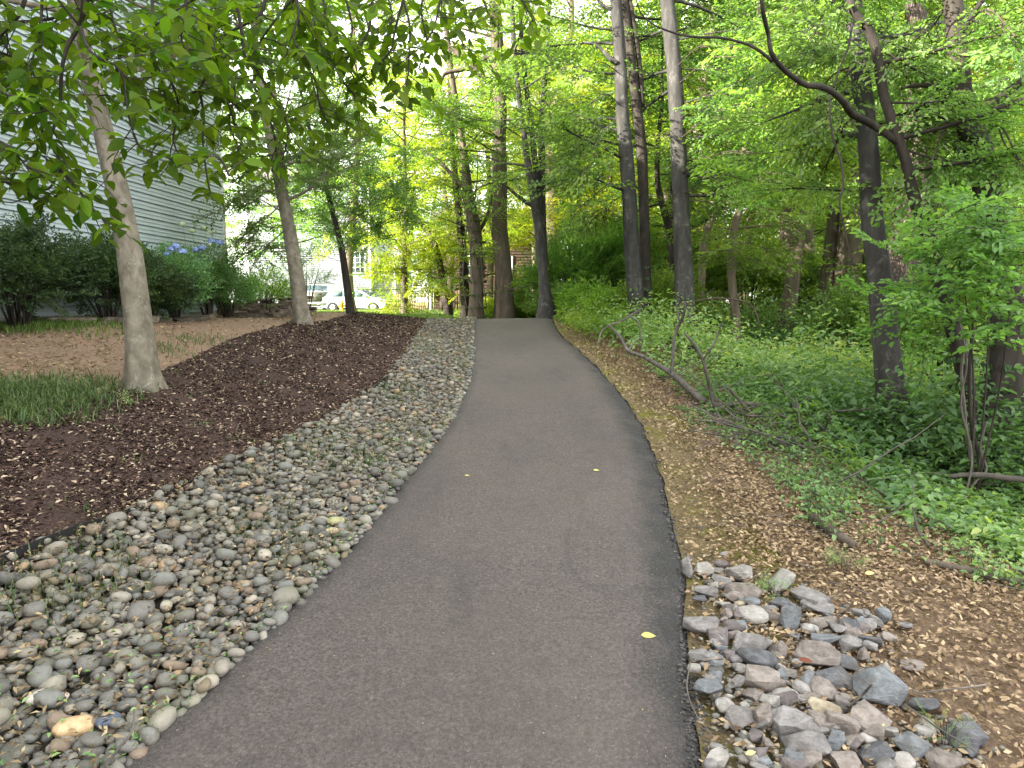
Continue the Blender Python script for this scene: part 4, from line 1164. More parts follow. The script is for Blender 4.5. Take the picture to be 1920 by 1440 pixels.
special = {(1180, 865): 'large smooth blue-grey boulder, biggest of the broken rock pile', (490, 285): 'pale angular rock topping the far end of the rock pile', (595, 745): 'flat dark charcoal stone lying in the middle of the rock pile',
           (1350, 1168): 'striped blue-grey rock with flat facets near the pale round stone', (1610, 1112): 'black rough rock at the outer edge of the rock pile', (750, 545): 'dark blue-grey slab standing on edge in the rock pile',
           (812, 876): 'whitish rounded stone just beside the large blue-grey boulder', (920, 982): 'tan yellowish broken stone in front of the largest boulder', (1420, 1092): 'whitish round stone beside the black rough rock',
           (495, 460): 'small tan pebble at the far end of the rock pile', (560, 450): 'smooth rounded blue-grey stone next to the small tan pebble', (1325, 556): 'lone half-buried round stone in the leaves beyond the rock pile',
           (1355, 755): 'brownish half-buried stone in the leaves beside the rock pile', (345, 882): 'long pale blue-grey rock pointing at the path edge', (700, 352): 'pale flat-topped rock beside the green weed in the rock pile',
           (410, 622): 'dark purplish wedge-shaped rock close to the path edge', (522, 1232): 'small pinkish pebble at the near end of the rock pile'}
SHORT = {(1180, 865): 'large boulder', (490, 285): 'pale topmost rock', (595, 745): 'flat charcoal stone', (1350, 1168): 'striped faceted rock', (1610, 1112): 'black outer rock', (750, 545): 'slab standing on edge',
         (812, 876): 'whitish stone by the boulder', (920, 982): 'tan broken stone', (1420, 1092): 'whitish round stone', (495, 460): 'small tan pebble', (560, 450): 'smooth blue-grey stone', (1325, 556): 'lone round stone',
         (1355, 755): 'half-buried brownish stone', (345, 882): 'long pale rock', (700, 352): 'pale flat-topped rock', (410, 622): 'purplish wedge rock', (522, 1232): 'pinkish pebble'}
USED = {}
order = sorted(range(len(rocks)), key=lambda i: rocks[i][1])
placed = []
for i_, i in enumerate(order):
    x, y, w_, h_, c, kind = rocks[i]
    u, v = 1200 + x / 2.667, 960 + y / 2.667
    p = ground(u, v + h_ / 2.667 * .25); D = float(np.dot(p - [0, 0, H], [0, CP, -SP]))
    wm = w_ / 2.667 * D / F; hm = h_ / 2.667 * D / F
    ax = np.array([wm / 2, wm / 2 * R.uniform(.7, .95), max(.35 * wm, min(hm * .62, wm * .8)) / 2])
    if kind == 'f': ax[2] *= .6
    if h_ > w_ * 1.2: ax = np.array([wm / 2, wm / 2 * .8, hm * .5])
    if kind == 'a': me = rock_mesh(500 + i, ax * [1.16, 1.16, 1.3], int(R.integers(12, 18)), R.uniform(.55, .85), .10)
    else:
        V = cobble_verts(np.random.default_rng(900 + i), I3[0]); V = V / np.abs(V).max(0) * ax * 1.1
        me = to_mesh('rock', Geo().add(V, np.concatenate([I3[1], I3[1][:, 2:3]], 1)), True)
    o = link('rock', me, RK[c]); zz = gz(p[0], p[1]) + ax[2] * (.62 if kind != 'f' else .15)
    o.location = (p[0], p[1], zz); o.rotation_euler = (R.normal(0, .12), R.normal(0, .12), R.normal(0, .35))
    sz_ = 'large' if wm > .15 else ('small' if wm < .08 else 'middling')
    form = 'angular' if kind == 'a' else 'rounded'
    if kind == 'a' and w_ > 1.9 * h_: form = 'flat'
    elif kind == 'a' and h_ > w_: form = 'upright'
    near = sorted(special, key=lambda q: (q[0] - x) ** 2 + ((q[1] - y) * 1.4) ** 2)
    near = [q for q in near if q != (x, y)][0]
    rel = ('behind' if near[1] > y + 25 else 'in front of') if abs(near[1] - y) * 1.4 > abs(near[0] - x) else ('path side of' if x < near[0] else 'outer side of')
    lab = special.get((x, y)) or f'{sz_} {WORDS[c]} {form} rock, {rel} the {SHORT[near]}'
    if lab in USED: lab += ', nearer the ' + ('path' if x < USED[lab] else 'leaf litter')
    USED[lab] = x
    tag(o, lab, 'rock', 'broken rocks piled right of the path')
# lesser broken stones filling the pile
for k in range(95):
    c = [q for q in rocks if q[5] != 'f'][R.integers(len(rocks) - 2)]
    u, v = 1200 + (c[0] + R.normal(0, 75)) / 2.667, 960 + (c[1] + R.normal(0, 50)) / 2.667
    p = ground(u, v)
    if p[0] < float(XR(p[1])) + .05 or p[1] < 2.2: continue
    w_ = R.uniform(.022, .062); o = link('rock', rock_mesh(800 + k % 12, (w_, w_ * .75, w_ * .55), 13, .7, .08), list(RK.values())[int(R.choice([0, 1, 1, 3, 3, 4, 5]))])
    o.location = (p[0], p[1], gz(p[0], p[1]) + w_ * .3); o.rotation_euler = tuple(R.normal(0, .3, 3) * [1, 1, 8])
    tag(o, 'small broken stone chip wedged between the bigger rocks of the pile', 'rock', 'stone chips between the broken rocks')
# rubble between them
g = Geo(); n = 0
Rk_xy = [(ground(1200 + a[0] / 2.667, 960 + a[1] / 2.667)[:2]) for a in rocks if a[5] != 'f']
for _ in range(1100):
    c = Rk_xy[R.integers(len(Rk_xy))]; x, y = c + R.normal(0, .10, 2)
    if x < float(XR(y)) + .06: continue
    s_ = float(np.clip(R.lognormal(math.log(.013), .45), .006, .035)); V = SH1[R.integers(10)] * s_
    a = R.uniform(0, 6.28); ca, sa = math.cos(a), math.sin(a); V = V @ np.array([[ca, -sa, 0], [sa, ca, 0], [0, 0, 1]]).T
    g.add(V + [x, y, gz(x, y) + s_ * .2 - .01], quad1, R.random())
obj('rock_rubble', g, C_cob, None, False, 'stuff')
# coarse grit along the verge
g = Geo()
X, Y = sample_strip(1500, lambda y: XRr(y) + .03, lambda y: XR(y) + .35, 2.0, 4.2)
for x, y in zip(X, Y):
    s_ = R.uniform(.003, .010); g.add(SH1[R.integers(10)] * s_ + [x, y, gz(x, y) - .04], quad1, R.random())
obj('verge_grit', g, C_cob, None, False, 'stuff')
for (u, v, s_, m_, lab) in ((1510, 1258, .065, None, 'rust red dead leaf between the rocks'), (1495, 1365, .05, Y_leaf, 'bright yellow leaf standing on a grey rock'), (1408, 1435, .045, Y_leaf, 'bright yellow leaf at the near end of the rocks'),
                            (1632, 1090, .07, Y_leaf, 'yellow leaf lying on the brown litter'), (1430, 1298, .06, Y_leaf, 'yellowish curled leaf in front of a brown rock'), (1650, 1380, .04, Y_leaf, 'small yellow leaf beside the whitish stone')):
    p = ground(u, v); gg = Geo(); leaf_faces(gg, np.array([[-s_ / 2, 0, 0.]]), np.array([[1, .2, .1]]), np.array([[.1, -.5, 1]]), s_, .45, np.array([.8]), 3, .1, .1)
    if m_ is None:
        q = M('rust_leaf'); m_ = q.finish((.13, .045, .025), .7, None, .2)
    o = link('fallen_leaf', to_mesh('fallen_leaf', gg), m_); o.location = (p[0], p[1], p[2] + .045); o.rotation_euler = (0, 0, R.uniform(-.6, .6)); tag(o, lab, 'leaf')

# ------------------------------------------------------------------ trees
def trunk_geo(g, P, rad, sides=18, flare=True, knots=True):
    P = curve(P, 40); n = len(P)
    rr = np.interp(np.linspace(0, 1, n), np.linspace(0, 1, len(rad)), rad)
    T = np.gradient(P, axis=0); T = unit(T); up = np.array([0, 1., 0])
    A = unit(np.cross(T, up)); B = np.cross(T, A); th = np.linspace(0, 2 * math.pi, sides, endpoint=False)
    z = np.concatenate([[0], np.cumsum(np.linalg.norm(np.diff(P, axis=0), axis=1))])
    q = np.ones((n, sides))
    ph = R.uniform(0, 6.28, 6)
    for k in range(4): q += .035 * np.sin(th[None] * (k + 2) + ph[k] + z[:, None] * R.uniform(-.8, .8))
    q += .02 * np.sin(z[:, None] * 5 + ph[4] + th[None])
    if flare:
        fl = np.exp(-z / (rad[0] * 1.3)); lobes = .5 + .5 * np.cos(th * 5 + ph[5])
        q += fl[:, None] * (.22 + .75 * lobes[None])
    V = P[:, None] + (rr[:, None] * q)[..., None] * (np.cos(th)[None, :, None] * A[:, None] + np.sin(th)[None, :, None] * B[:, None])
    i = np.arange(n - 1)[:, None] * sides; j = np.arange(sides)[None]
    g.add(V.reshape(-1, 3), np.stack([i + j, i + (j + 1) % sides, i + sides + (j + 1) % sides, i + sides + j], -1).reshape(-1, 4))
    return P, rr

def px_trunk(D, pts, base_ground=True, sink=.12, extend=None):
    """(u, v, width in px) from base up at depth D -> world points and radii"""
    P = np.array([at(u, v, D if len(q) == 0 else q[0]) for (u, v, w, *q) in pts]); rad = [w * (D if len(q) == 0 else q[0]) / F / 2 for (u, v, w, *q) in pts]
    if base_ground:
        b = P[0].copy(); b[2] = gz(b[0], b[1]) - sink
        if b[2] < P[0][2] - .15: P = np.vstack([b, P]); rad = [rad[0] * 1.12] + rad
        else: P[0] = b
    if extend:
        d = unit(P[-1] - P[-2]); d = unit(d + [0, 0, .6])
        for k in range(4):
            P = np.vstack([P, P[-1] + unit(d + R.normal(0, .07, 3)) * extend / 4]); rad.append(rad[-1] * .78)
    return P, rad

def tree(name, label, D, pts, bark, leafm, crown=None, group=None, extend=5, cat='tree', limbs=(), flare=True, detail=1, sides=16, extra=()):
    P, rad = px_trunk(D, pts, extend=extend)
    b = P[0]
    t = thing(name, (b[0], b[1], gz(b[0], b[1])), label, cat, group)
    g = Geo(); Pc, rr = trunk_geo(g, P, rad, sides, flare)
    obj('trunk', g, bark, t, True)
    for (D2, q) in extra:                      # further stems of the same tree
        P2, r2 = px_trunk(D2, q, base_ground=False, extend=extend * .8 if q[-1][1] < 60 else None)
        g = Geo(); trunk_geo(g, P2, r2, 12, False); obj('stem', g, bark, t, True)
    for (D2, q) in limbs:
        P2, r2 = px_trunk(D2, q, base_ground=False)
        g = Geo(); Pq = curve(P2, 26); g.tube(Pq, np.interp(np.linspace(0, 1, len(Pq)), np.linspace(0, 1, len(r2)), r2), 9, .06); obj('limb', g, bark, t, True)
    if crown:
        gl, gw = Geo(), Geo(); crown_on(gl, gw, Pc, rr, detail=detail, **crown)
        if gl.n:
            obj('crown', gl, leafm, t, False, 'stuff')
        if gw.n: obj('twigs', gw, bark, t, False, 'stuff')
    return t, Pc, rr

def crown_on(gl, gw, P, rr, z0=3., n=16, L=(1.5, 3.2), nsp=9, scale=.9, tone=(0, 1), az=None, rise=.1, set_=None, detail=1, keep=1., el=(.0, .5), targets=(), start=.25, top=None, twigs=True, lscale=None, W=.5):
    zs = P[:, 2] - P[0][2]
    top = top or zs[-1]
    for i in range(n):
        z = z0 + (top - z0) * ((i + R.random()) / n)
        j = int(np.argmin(np.abs(zs - z))); a = i * 2.4 + R.uniform(-.5, .5)
        if az is not None: a = math.radians(R.uniform(*az))
        e_ = R.uniform(*el); d = [math.cos(a), math.sin(a), e_]
        l = R.uniform(*L) * (1 - .35 * (z - z0) / max(.1, top - z0 + .1))
        leafy_limb(gl, gw, P[j], d, l, min(rr[j] * .5, .015 + l * .009), rise, nsp, scale, set_, detail, tone, start, keep, lscale=lscale, W=W, twigs=twigs)
    for T in targets:
        (u, v, D) = T[:3]; q = at(u, v, D); j = int(np.argmin(np.linalg.norm(P - (q + [0, 0, .3]), axis=1)))
        A = P[j]; l = np.linalg.norm(q - A)
        leafy_limb(gl, gw, A, (q - A) / max(l, .01), l + .2, .012 + .006 * l, .02, nsp, scale, set_, detail, tone, start, keep, lscale=lscale, W=W, twigs=twigs)

TR = {}
def cloud_crown(t, P, leafm, bark, clusters, nsp=9, scale=.5, r=.45, set_=None, tone=(0, 1), lscale=None, W=.5, keep=1.):
    gl, gw = Geo(), Geo()
    for (u, v, D, k) in clusters:
        for _ in range(k):
            q = at(u + R.normal(0, 26), v + R.normal(0, 20), D + R.normal(0, .5))
            j = int(np.argmin(np.linalg.norm(P - (q + [0, 0, -.5]), axis=1)))
            gw.tube(curve([P[j], (P[j] + q) / 2 + [0, 0, .1], q], 8), np.linspace(.014, .004, len(curve([P[j], q, q], 8))) if False else .007, 4, cap=False)
            for i in range(nsp):
                d = unit(R.normal(size=3)); put_spray(gl, gw if i % 3 == 0 else None, q + d * r * R.random() - d * scale * .4, unit(d + [0, 0, .15]), scale * R.uniform(.7, 1.2), unit(R.normal(0, .9, 3) + [0, 0, 1]), set_, 1, tone, keep, lscale, W)
    obj('crown', gl, leafm, t, False, 'stuff'); obj('twigs', gw, bark, t, False, 'stuff')
# --- left side
TR['t1'] = tree('beech_tree', 'pale smooth-barked tree with flared roots nearest the camera in the mulch bed', 7.17,
    [(266,700,49.6),(262,650,48.0),(257,600,45.6),(246,500,43.2),(238,450,40.8),(226,390,39.2),(214,330,36.8),(192,240,33.6),(172,160,31.2),(150,70,27.2),(138,-20,24.0),(128,-120,22.4)], B_pale, G_near,
    dict(z0=2.9, n=20, L=(1.6, 3.4), nsp=9, scale=.95, set_=SPR_BIG, tone=(.1, .9), el=(-.05, .45)), extend=3, detail=2, sides=28)
TR['t2'] = tree('slender_tree', 'slender pale-barked tree standing at the top of the mulch bed', 13.6,
    [(567,600,28.6),(562,560,26.9),(549,470,25.2),(536,400,22.7),(522,330,20.2),(507,260,17.6),(495,200,15.1),(483,120,12.6),(474,30,10.1)], B_pale, G_mid,
    dict(z0=2.5, n=26, L=(1.5, 3.0), nsp=9, scale=.8, set_=SPR_FINE, tone=(0, .9), el=(.0, .5), lscale=1.1, targets=[(480,300,13.2),(455,360,13.4),(600,300,13),(470,430,13.8),(620,250,12.8),(500,480,14),(440,280,13)]), extend=3, sides=20)
TR['t3'] = tree('holly_tree', 'small dark evergreen tree on the mulch mound in front of the blue car', 17.6,
    [(658,588,17),(651,540,14),(641,470,12),(629,420,11),(619,380,10),(603,310,9),(588,270,8),(575,220,7)], B_dark, G_mid,
    None, extend=1.2, flare=False)
cloud_crown(TR['t3'][0], TR['t3'][1], G_mid, B_dark, [(590,340,17.6,3),(640,300,17.4,3),(700,310,17.6,3),(735,350,17.4,3),(700,380,17,3),(640,390,17,3),(600,420,17.6,2),(570,380,17.3,2),(660,440,17.3,2),(760,390,17.6,2),(720,430,17.8,2),(590,270,17.6,3),(650,230,17.8,3),(720,260,17.8,3),(550,320,17.8,2),(625,470,17.8,1)], 9, .5, .42, SPRAYS, (0, .85), .62, .55)
TR['t4'] = tree('leaning_tree', 'dark thin tree leaning left over the picket fence with bright leaves', 24,
    [(840,580,16),(832,540,14),(826,500,12),(815,460,11),(795,425,8),(765,400,6),(730,390,5)], B_dark, G_yel,
    None, extend=None, flare=False)
cloud_crown(TR['t4'][0], TR['t4'][1], G_yel, B_dark, [(730,480,24,3),(760,510,24,3),(700,520,24,2),(790,470,24,3),(830,450,24.4,3),(740,440,24,3),(800,520,24,2),(720,550,23.8,2),(770,560,23.6,2),(860,480,24.5,2),(690,470,24.4,2),(850,420,24,2),(780,410,24,2),(870,540,23.8,2),(820,560,23.4,1)], 7, .65, .5, SPRAYS, (0, .85), .8, .5)
vine = dict(z0=.6, n=14, L=(.4, .9), nsp=5, scale=.5, tone=(.2, 1), el=(.0, .9), set_=SPR_FINE)
TR['t5'] = tree('vine_covered_tree', 'brown trunk wrapped in hanging vines left of the widest brown trunk', 22,
    [(893,575,28),(894,500,26),(890,430,26),(880,380,22),(873,320,17),(866,260,13),(858,210,12),(848,150,12),(838,60,10)], B_brown, G_light,
    dict(z0=.8, n=26, L=(.8, 2.4), nsp=8, scale=.7, tone=(.1, 1), el=(0, .5)), extend=4, limbs=[(22, [(878,360,9),(850,330,8),(820,300,6),(790,280,4)]), (22.2, [(895,440,8),(915,400,6),(925,340,5),(922,280,4)])])
TR['t5b'] = tree('slender_tree', 'dark slim trunk just left of the vine-wrapped trunk', 24,
    [(872,575,18),(869,500,16),(864,430,15),(858,380,13),(850,300,10),(846,200,9),(840,90,8)], B_dark, G_yel,
    dict(z0=1.5, n=18, L=(1.4, 3), nsp=8, scale=.85, tone=(.1, .9), el=(0, .4)), extend=4)
TR['t6'] = tree('tulip_tree', 'thick brown trunk rising straight behind the end of the path', 22,
    [(946,570,34),(944,500,31),(936,420,29),(938,340,27),(936,260,26),(938,180,26),(934,110,24),(930,50,23),(928,-30,21)], B_brown, G_light,
    dict(z0=4.6, n=22, L=(2, 4.2), nsp=10, scale=1.0, tone=(.1, .9), el=(.0, .4),
         targets=[(880,200,19),(860,260,19.5),(900,90,19),(980,100,19),(840,330,20),(800,280,20),(820,220,19)]), extend=5,
    limbs=[(20.3, [(930,112,14),(912,108,11),(893,126,10),(868,130,9),(836,137,7),(828,150,5)]), (20, [(915,152,12),(893,132,12),(872,112,11),(848,92,9),(836,82,7)]), (20.1, [(905,220,6),(880,228,8),(862,222,8),(840,205,7),(815,198,5)])])
TR['t7'] = tree('three_stemmed_tree', 'grey tree dividing into three slim stems right of the thick brown trunk', 19,
    [(1025,575,28),(1020,530,20),(1015,470,19),(1010,425,18),(1003,385,16),(990,310,13),(982,250,11),(975,200,10),(968,140,10),(962,60,9),(958,-20,8)], B_grey, G_light,
    dict(z0=3.6, n=20, L=(1.6, 3.4), nsp=9, scale=.9, tone=(.1, .95), el=(0, .4),
         targets=[(1060,300,18.5),(1080,180,18),(1040,120,18.5),(950,330,18.6),(1090,250,19),(1110,330,18.5)]), extend=4,
    extra=[(19.2, [(1020,470,10),(1012,380,11),(1003,300,11),(994,220,10),(985,150,9),(978,70,8),(974,-20,7)]), (19.3, [(1022,500,12),(1017,400,13),(1016,320,13),(1015,240,12),(1020,170,10),(1026,90,8),(1030,0,7)])],
    limbs=[(19, [(1000,387,8),(985,378,7),(968,365,6),(950,350,5),(940,345,3)]), (18.9, [(1022,238,5),(1050,243,5),(1080,242,4),(1105,240,3),(1122,247,2)]), (18.6, [(1012,285,4),(1040,210,4),(1065,198,4),(1100,190,3)])])
TR['t8'] = tree('old_tree', 'pale broad trunk far behind the three-stemmed tree', 33,
    [(1034,560,34),(1033,480,30),(1031,400,27),(1032,300,26),(1037,230,24),(1046,180,18),(1056,140,14),(1070,60,12)], B_far, G_yel,
    dict(z0=5, n=24, L=(2.5, 5), nsp=9, scale=1.25, tone=(.2, 1), el=(0, .5)), extend=6, limbs=[(33, [(1034,230,16),(1028,190,12),(1022,140,9),(1018,90,7)])])
# --- right side, between path and wood
TR['t9'] = tree('grey_tree', 'tall grey trunk with a scarred base standing left in the pair beside the path', 14.6,
    [(1194,575,31),(1188,520,30),(1183,440,29),(1179,360,27),(1172,270,26),(1166,200,23),(1163,110,22),(1157,30,21),(1153,-40,20)], B_grey, G_mid,
    dict(z0=3.2, n=18, L=(1.8, 3.4), nsp=10, scale=.95, tone=(.1, .9), el=(-.05, .35), az=(30, 215), targets=[(1100,250,14.6),(1090,330,14.8),(1110,400,15)]), extend=5, sides=22,
    limbs=[(14.5, [(1158,118,8),(1146,112,9),(1135,100,7),(1118,85,5),(1095,80,4)]), (14.6, [(1150,20,7),(1128,8,6),(1115,-10,5)])])
TR['t9b'] = tree('grey_tree', 'slimmer dark trunk leaning against the scarred grey one beside the path', 15.2,
    [(1211,560,22),(1210,500,20),(1208,420,19),(1205,340,19),(1202,275,20),(1192,190,18),(1183,110,17),(1173,30,16),(1166,-40,15)], B_dark, G_mid,
    dict(z0=4, n=12, L=(1.6, 3.2), nsp=9, scale=.95, tone=(.1, .9), el=(0, .3), az=(20, 160)), extend=5, limbs=[(15.2, [(1205,200,9),(1200,130,10),(1191,60,10),(1181,0,9),(1175,-40,8)])])
TR['t10'] = tree('grey_tree', 'stout straight grey trunk right of the pair beside the path', 14.2,
    [(1284,595,38),(1283,520,36),(1279,440,33),(1274,330,31),(1270,230,30),(1264,130,29),(1256,50,28),(1249,-30,27)], B_grey, G_mid,
    dict(z0=3.0, n=20, L=(1.8, 3.8), nsp=10, scale=.95, tone=(.1, .95), el=(-.1, .3), az=(-35, 120),
         targets=[(1350,200,13.6),(1350,330,13.6),(1390,260,13.4),(1380,120,13.7),(1420,330,13.6),(1430,180,13.4),(1400,60,13.4)]), extend=5, sides=22)
TR['t11'] = tree('crooked_tree', 'dark crooked thin trunk behind the stout grey one', 17,
    [(1268,570,14),(1264,510,13),(1258,450,14),(1248,405,14),(1238,370,12),(1232,330,10),(1235,250,8)], B_dark, G_mid,
    dict(z0=2.5, n=12, L=(1.2, 2.6), nsp=8, scale=.85, tone=(0, .8)), extend=3, flare=False)
TR['t12'] = tree('pale_sapling', 'thin bent pale trunk in the wood right of the stout grey trunk', 18,
    [(1314,570,14),(1316,520,13),(1319,460,13),(1331,420,12),(1347,385,11),(1358,345,10),(1366,290,9),(1372,220,8)], B_far, G_mid,
    dict(z0=3, n=14, L=(1.4, 2.8), nsp=8, scale=.85, tone=(0, .9)), extend=4, flare=False)
TR['t13'] = tree('pale_sapling', 'pale slim trunk standing alone in the low undergrowth', 15.5,
    [(1380,600,17),(1374,550,15),(1371,490,15),(1377,430,14),(1389,380,12),(1393,320,11),(1400,240,10),(1410,160,9)], B_far, G_light,
    dict(z0=2.4, n=16, L=(1.3, 2.8), nsp=9, scale=.85, tone=(.1, .9), el=(-.1, .3), targets=[(1330,420,14.6),(1350,470,14.4),(1430,400,15),(1440,470,15),(1400,500,14.5)]), extend=4, flare=False)
TR['t14'] = tree('leaning_tree', 'brown trunk leaning right in the middle of the wood', 18.5,
    [(1477,595,30),(1484,545,27),(1493,480,26),(1498,430,24),(1498,360,22),(1490,300,20),(1480,220,18)], B_far, G_mid,
    dict(z0=4.6, n=16, L=(1.8, 3.4), nsp=9, scale=.95, tone=(.05, .85), el=(.05, .4)), extend=5)
TR['t15'] = tree('brown_tree', 'narrower dark brown trunk of the close pair in the wood', 19,
    [(1545,600,30),(1549,550,28),(1556,480,25),(1563,420,23),(1568,340,21),(1572,240,19)], B_brown, G_mid,
    dict(z0=5, n=12, L=(1.8, 3.4), nsp=9, scale=.95, tone=(.05, .85), el=(.05, .4)), extend=5)
TR['t16'] = tree('brown_tree', 'broad brown trunk of the close pair in the wood', 18.6,
    [(1578,602,50),(1586,540,44),(1592,470,42),(1596,400,40),(1594,300,36),(1586,200,32),(1578,80,28)], B_brown, G_mid,
    dict(z0=5.4, n=16, L=(2, 4), nsp=10, scale=1.0, tone=(.05, .85), el=(.05, .4)), extend=5)
TR['t17'] = tree('dark_grey_tree', 'straight charcoal grey trunk rising out of the leafy plants', 7.7,
    [(1700,860,60),(1690,800,54),(1672,735,52),(1664,660,48),(1654,560,46),(1644,480,43),(1635,400,41),(1629,300,38),(1622,210,36),(1610,120,34),(1602,30,32),(1598,-50,31)], B_grey, G_mid,
    dict(z0=3.4, n=12, L=(1.4, 3.2), nsp=10, scale=.7, tone=(.1, 1), el=(.1, .4), az=(-10, 200),
         targets=[(1700,60,7),(1540,100,7.6),(1520,40,7.6),(1560,170,7.6),(1720,260,7.4)]), extend=4, sides=24, detail=2)
TR['t18'] = tree('twisting_tree', 'twisting trunk with a long dark limb arching towards the path', 6.9,
    [(1830,880,26),(1822,800,24),(1812,720,26),(1790,620,27),(1768,540,30),(1748,470,29),(1733,420,25),(1720,390,21),(1708,345,19),(1698,300,18),(1684,262,19),(1672,225,18),(1660,190,17),(1652,150,17),(1642,90,17),(1625,50,16),(1600,20,14),(1590,-40,12)], B_dark, G_mid,
    dict(z0=2.6, n=8, L=(.8, 1.8), nsp=9, scale=.55, tone=(.1, 1), el=(.0, .4), az=(-40, 100),
         targets=[(1760,200,6.6),(1740,130,6.8),(1790,300,6.8),(1775,420,6.7)]), extend=3, sides=16, flare=False, detail=2,
    limbs=[(6.9, [(1684,268,15),(1660,250,13.5),(1625,228,13,6.8),(1598,214,13,6.6),(1582,192,12.5,6.4),(1562,173,12,6.2),(1538,162,11.5,6.0),(1512,160,10.5,5.9),(1486,144,10,5.8),(1462,122,9.5,5.7),(1446,98,9,5.6),(1440,62,8,5.6),(1432,30,8,5.5),(1426,-20,7.5,5.5)]),
           (5.7, [(1449,116,7),(1428,98,6),(1404,84,5.5),(1376,76,5),(1345,70,5),(1312,70,4.5),(1280,66,4),(1250,57,3.5),(1222,44,3),(1200,22,2.5),(1192,-5,2)]),
           (6.7, [(1598,45,4),(1590,90,4),(1574,130,4),(1563,165,4)]),
           (6.7, [(1556,175,3.5),(1556,215,3.5),(1562,260,3.5),(1576,300,4),(1581,345,4),(1574,380,3.5),(1584,430,3),(1592,470,2.5),(1602,500,2)])])
TR['t19'] = tree('forked_tree', 'massive dark trunk near the right edge with spreading forked limbs', 7.2,
    [(1836,905,74),(1850,840,64),(1872,760,62),(1890,680,64),(1892,600,62),(1885,540,52),(1862,460,48),(1856,400,46),(1848,340,45),(1832,270,46),(1812,215,42),(1800,170,38),(1796,100,35),(1790,30,33),(1784,-50,31)], B_dark, G_mid,
    dict(z0=2.8, n=16, L=(1.2, 3.0), nsp=10, scale=.7, tone=(.1, 1), el=(-.05, .35), az=(0, 170), targets=[(1910,300,7),(1900,60,6.9),(1740,60,7.4),(1740,230,7.6)]), extend=4, sides=20, detail=2,
    limbs=[(7.1, [(1815,222,22),(1838,202,19),(1868,188,17),(1895,168,16),(1925,145,15),(1970,110,14)]), (7.0, [(1805,185,16),(1780,170,12),(1755,163,10),(1725,160,8),(1690,165,5)]), (7.0, [(1800,235,12),(1775,222,8),(1750,218,6),(1715,225,5)]),
           (7.3, [(1848,860,60),(1885,800,56),(1925,745,52),(1980,660,48)]), (6.9, [(1805,60,10),(1825,25,9),(1850,-10,8)])])
TR['t21'] = tree('ridged_tree', 'stout trunk with vertically ridged pinkish bark behind the charcoal trunk', 13.5,
    [(1676,560,66),(1684,520,62),(1696,470,56),(1704,420,52),(1712,330,48),(1718,230,44),(1722,120,40)], B_ridge, G_mid,
    dict(z0=4, n=16, L=(2, 3.6), nsp=9, scale=.95, tone=(.05, .9), el=(-.1, .3)), extend=5, sides=24)
tree('old_tree', 'pinkish far trunk glimpsed high between the charcoal and forked trunks', 22,
    [(1745,560,40),(1748,400,36),(1752,250,34),(1756,100,30)], B_far, G_mid, dict(z0=5, n=10, L=(2, 4), nsp=8, scale=1.1), extend=5)
tree('old_tree', 'faint grey trunk far back between the slim saplings', 27,
    [(1472,570,24),(1474,460,22),(1470,350,20),(1466,200,18)], B_far, G_mid, dict(z0=6, n=14, L=(2, 4), nsp=8, scale=1.2), extend=6)

def boughs(key, pts, leafm, set_=None, scale=.75, lscale=None, tone=(.1, 1), detail=1):
    t, P, rr = TR[key]; gl, gw = Geo(), Geo()
    for (u, v, D) in pts:
        q = at(u, v, D); j = int(np.argmin(np.linalg.norm(P - (q + [0, 0, .4]), axis=1))); A = P[j]; l = np.linalg.norm(q - A)
        gw.tube(curve([A, (A + q) / 2 + [0, 0, .25], q], 10), .010, 5, cap=False)
        leafy_limb(gl, gw, (A + q) / 2 + [0, 0, .22], q - (A + q) / 2 - [0, 0, .22], l * .5 + .5, .01, -.05, 7, scale, set_, detail, tone, .35, 1, lscale=lscale)
    obj('low_boughs', gl, leafm, t, False, 'stuff'); obj('bough_twigs', gw, B_twig, t, False, 'stuff')
boughs('t10', [(1360,310,12.2),(1410,340,11.8),(1450,290,11.4),(1400,230,11.8),(1450,190,11.4),(1380,170,12.2),(1500,330,11.6),(1370,90,12.4),(1430,90,11.8)], G_light, SPR_BIG, .7, .85)
boughs('t17', [(1500,250,9),(1540,340,9.3),(1560,300,9),(1480,180,9.2),(1520,90,9),(1470,60,9.5),(1720,400,8.8)], G_light, SPR_BIG, .65, .7)
boughs('t9', [(1110,300,13.4),(1100,380,13.8),(1100,200,13.4),(1080,140,13.4)], G_light, SPR_BIG, .7, .85)
boughs('t19', [(1910,300,6.5),(1740,320,6.8),(1905,70,6.5)], G_mid, SPR_BIG, .5, .6, (.1, 1), 2)
# --- trees of the same few kinds farther back: shared crowns
def generic(seed, h, z0, n, L, leafm, scale, bark, nsp=9):
    P = np.array([[0, 0, -.3]]); d = np.array([0, 0, 1.])
    for k in range(8): d = unit(d + R.normal(0, .05, 3)); d[2] = abs(d[2]); P = np.vstack([P, P[-1] + d * h / 8])
    rad = list(np.linspace(.24, .06, 9))
    g = Geo(); Pc, rr = trunk_geo(g, P, rad, 10, True); tm = to_mesh('trunk', g, True); tm.materials.append(bark)
    gl, gw = Geo(), Geo(); crown_on(gl, gw, Pc, rr, z0=z0, n=n, L=L, nsp=nsp, scale=scale, tone=(0, 1), el=(-.15, .45), keep=.72, twigs=False, lscale=1.45 if L[1] > 4 else 1.2)
    cm = to_mesh('crown', gl); cm.materials.append(leafm); wm = to_mesh('twigs', gw); wm.materials.append(bark)
    return tm, cm, wm
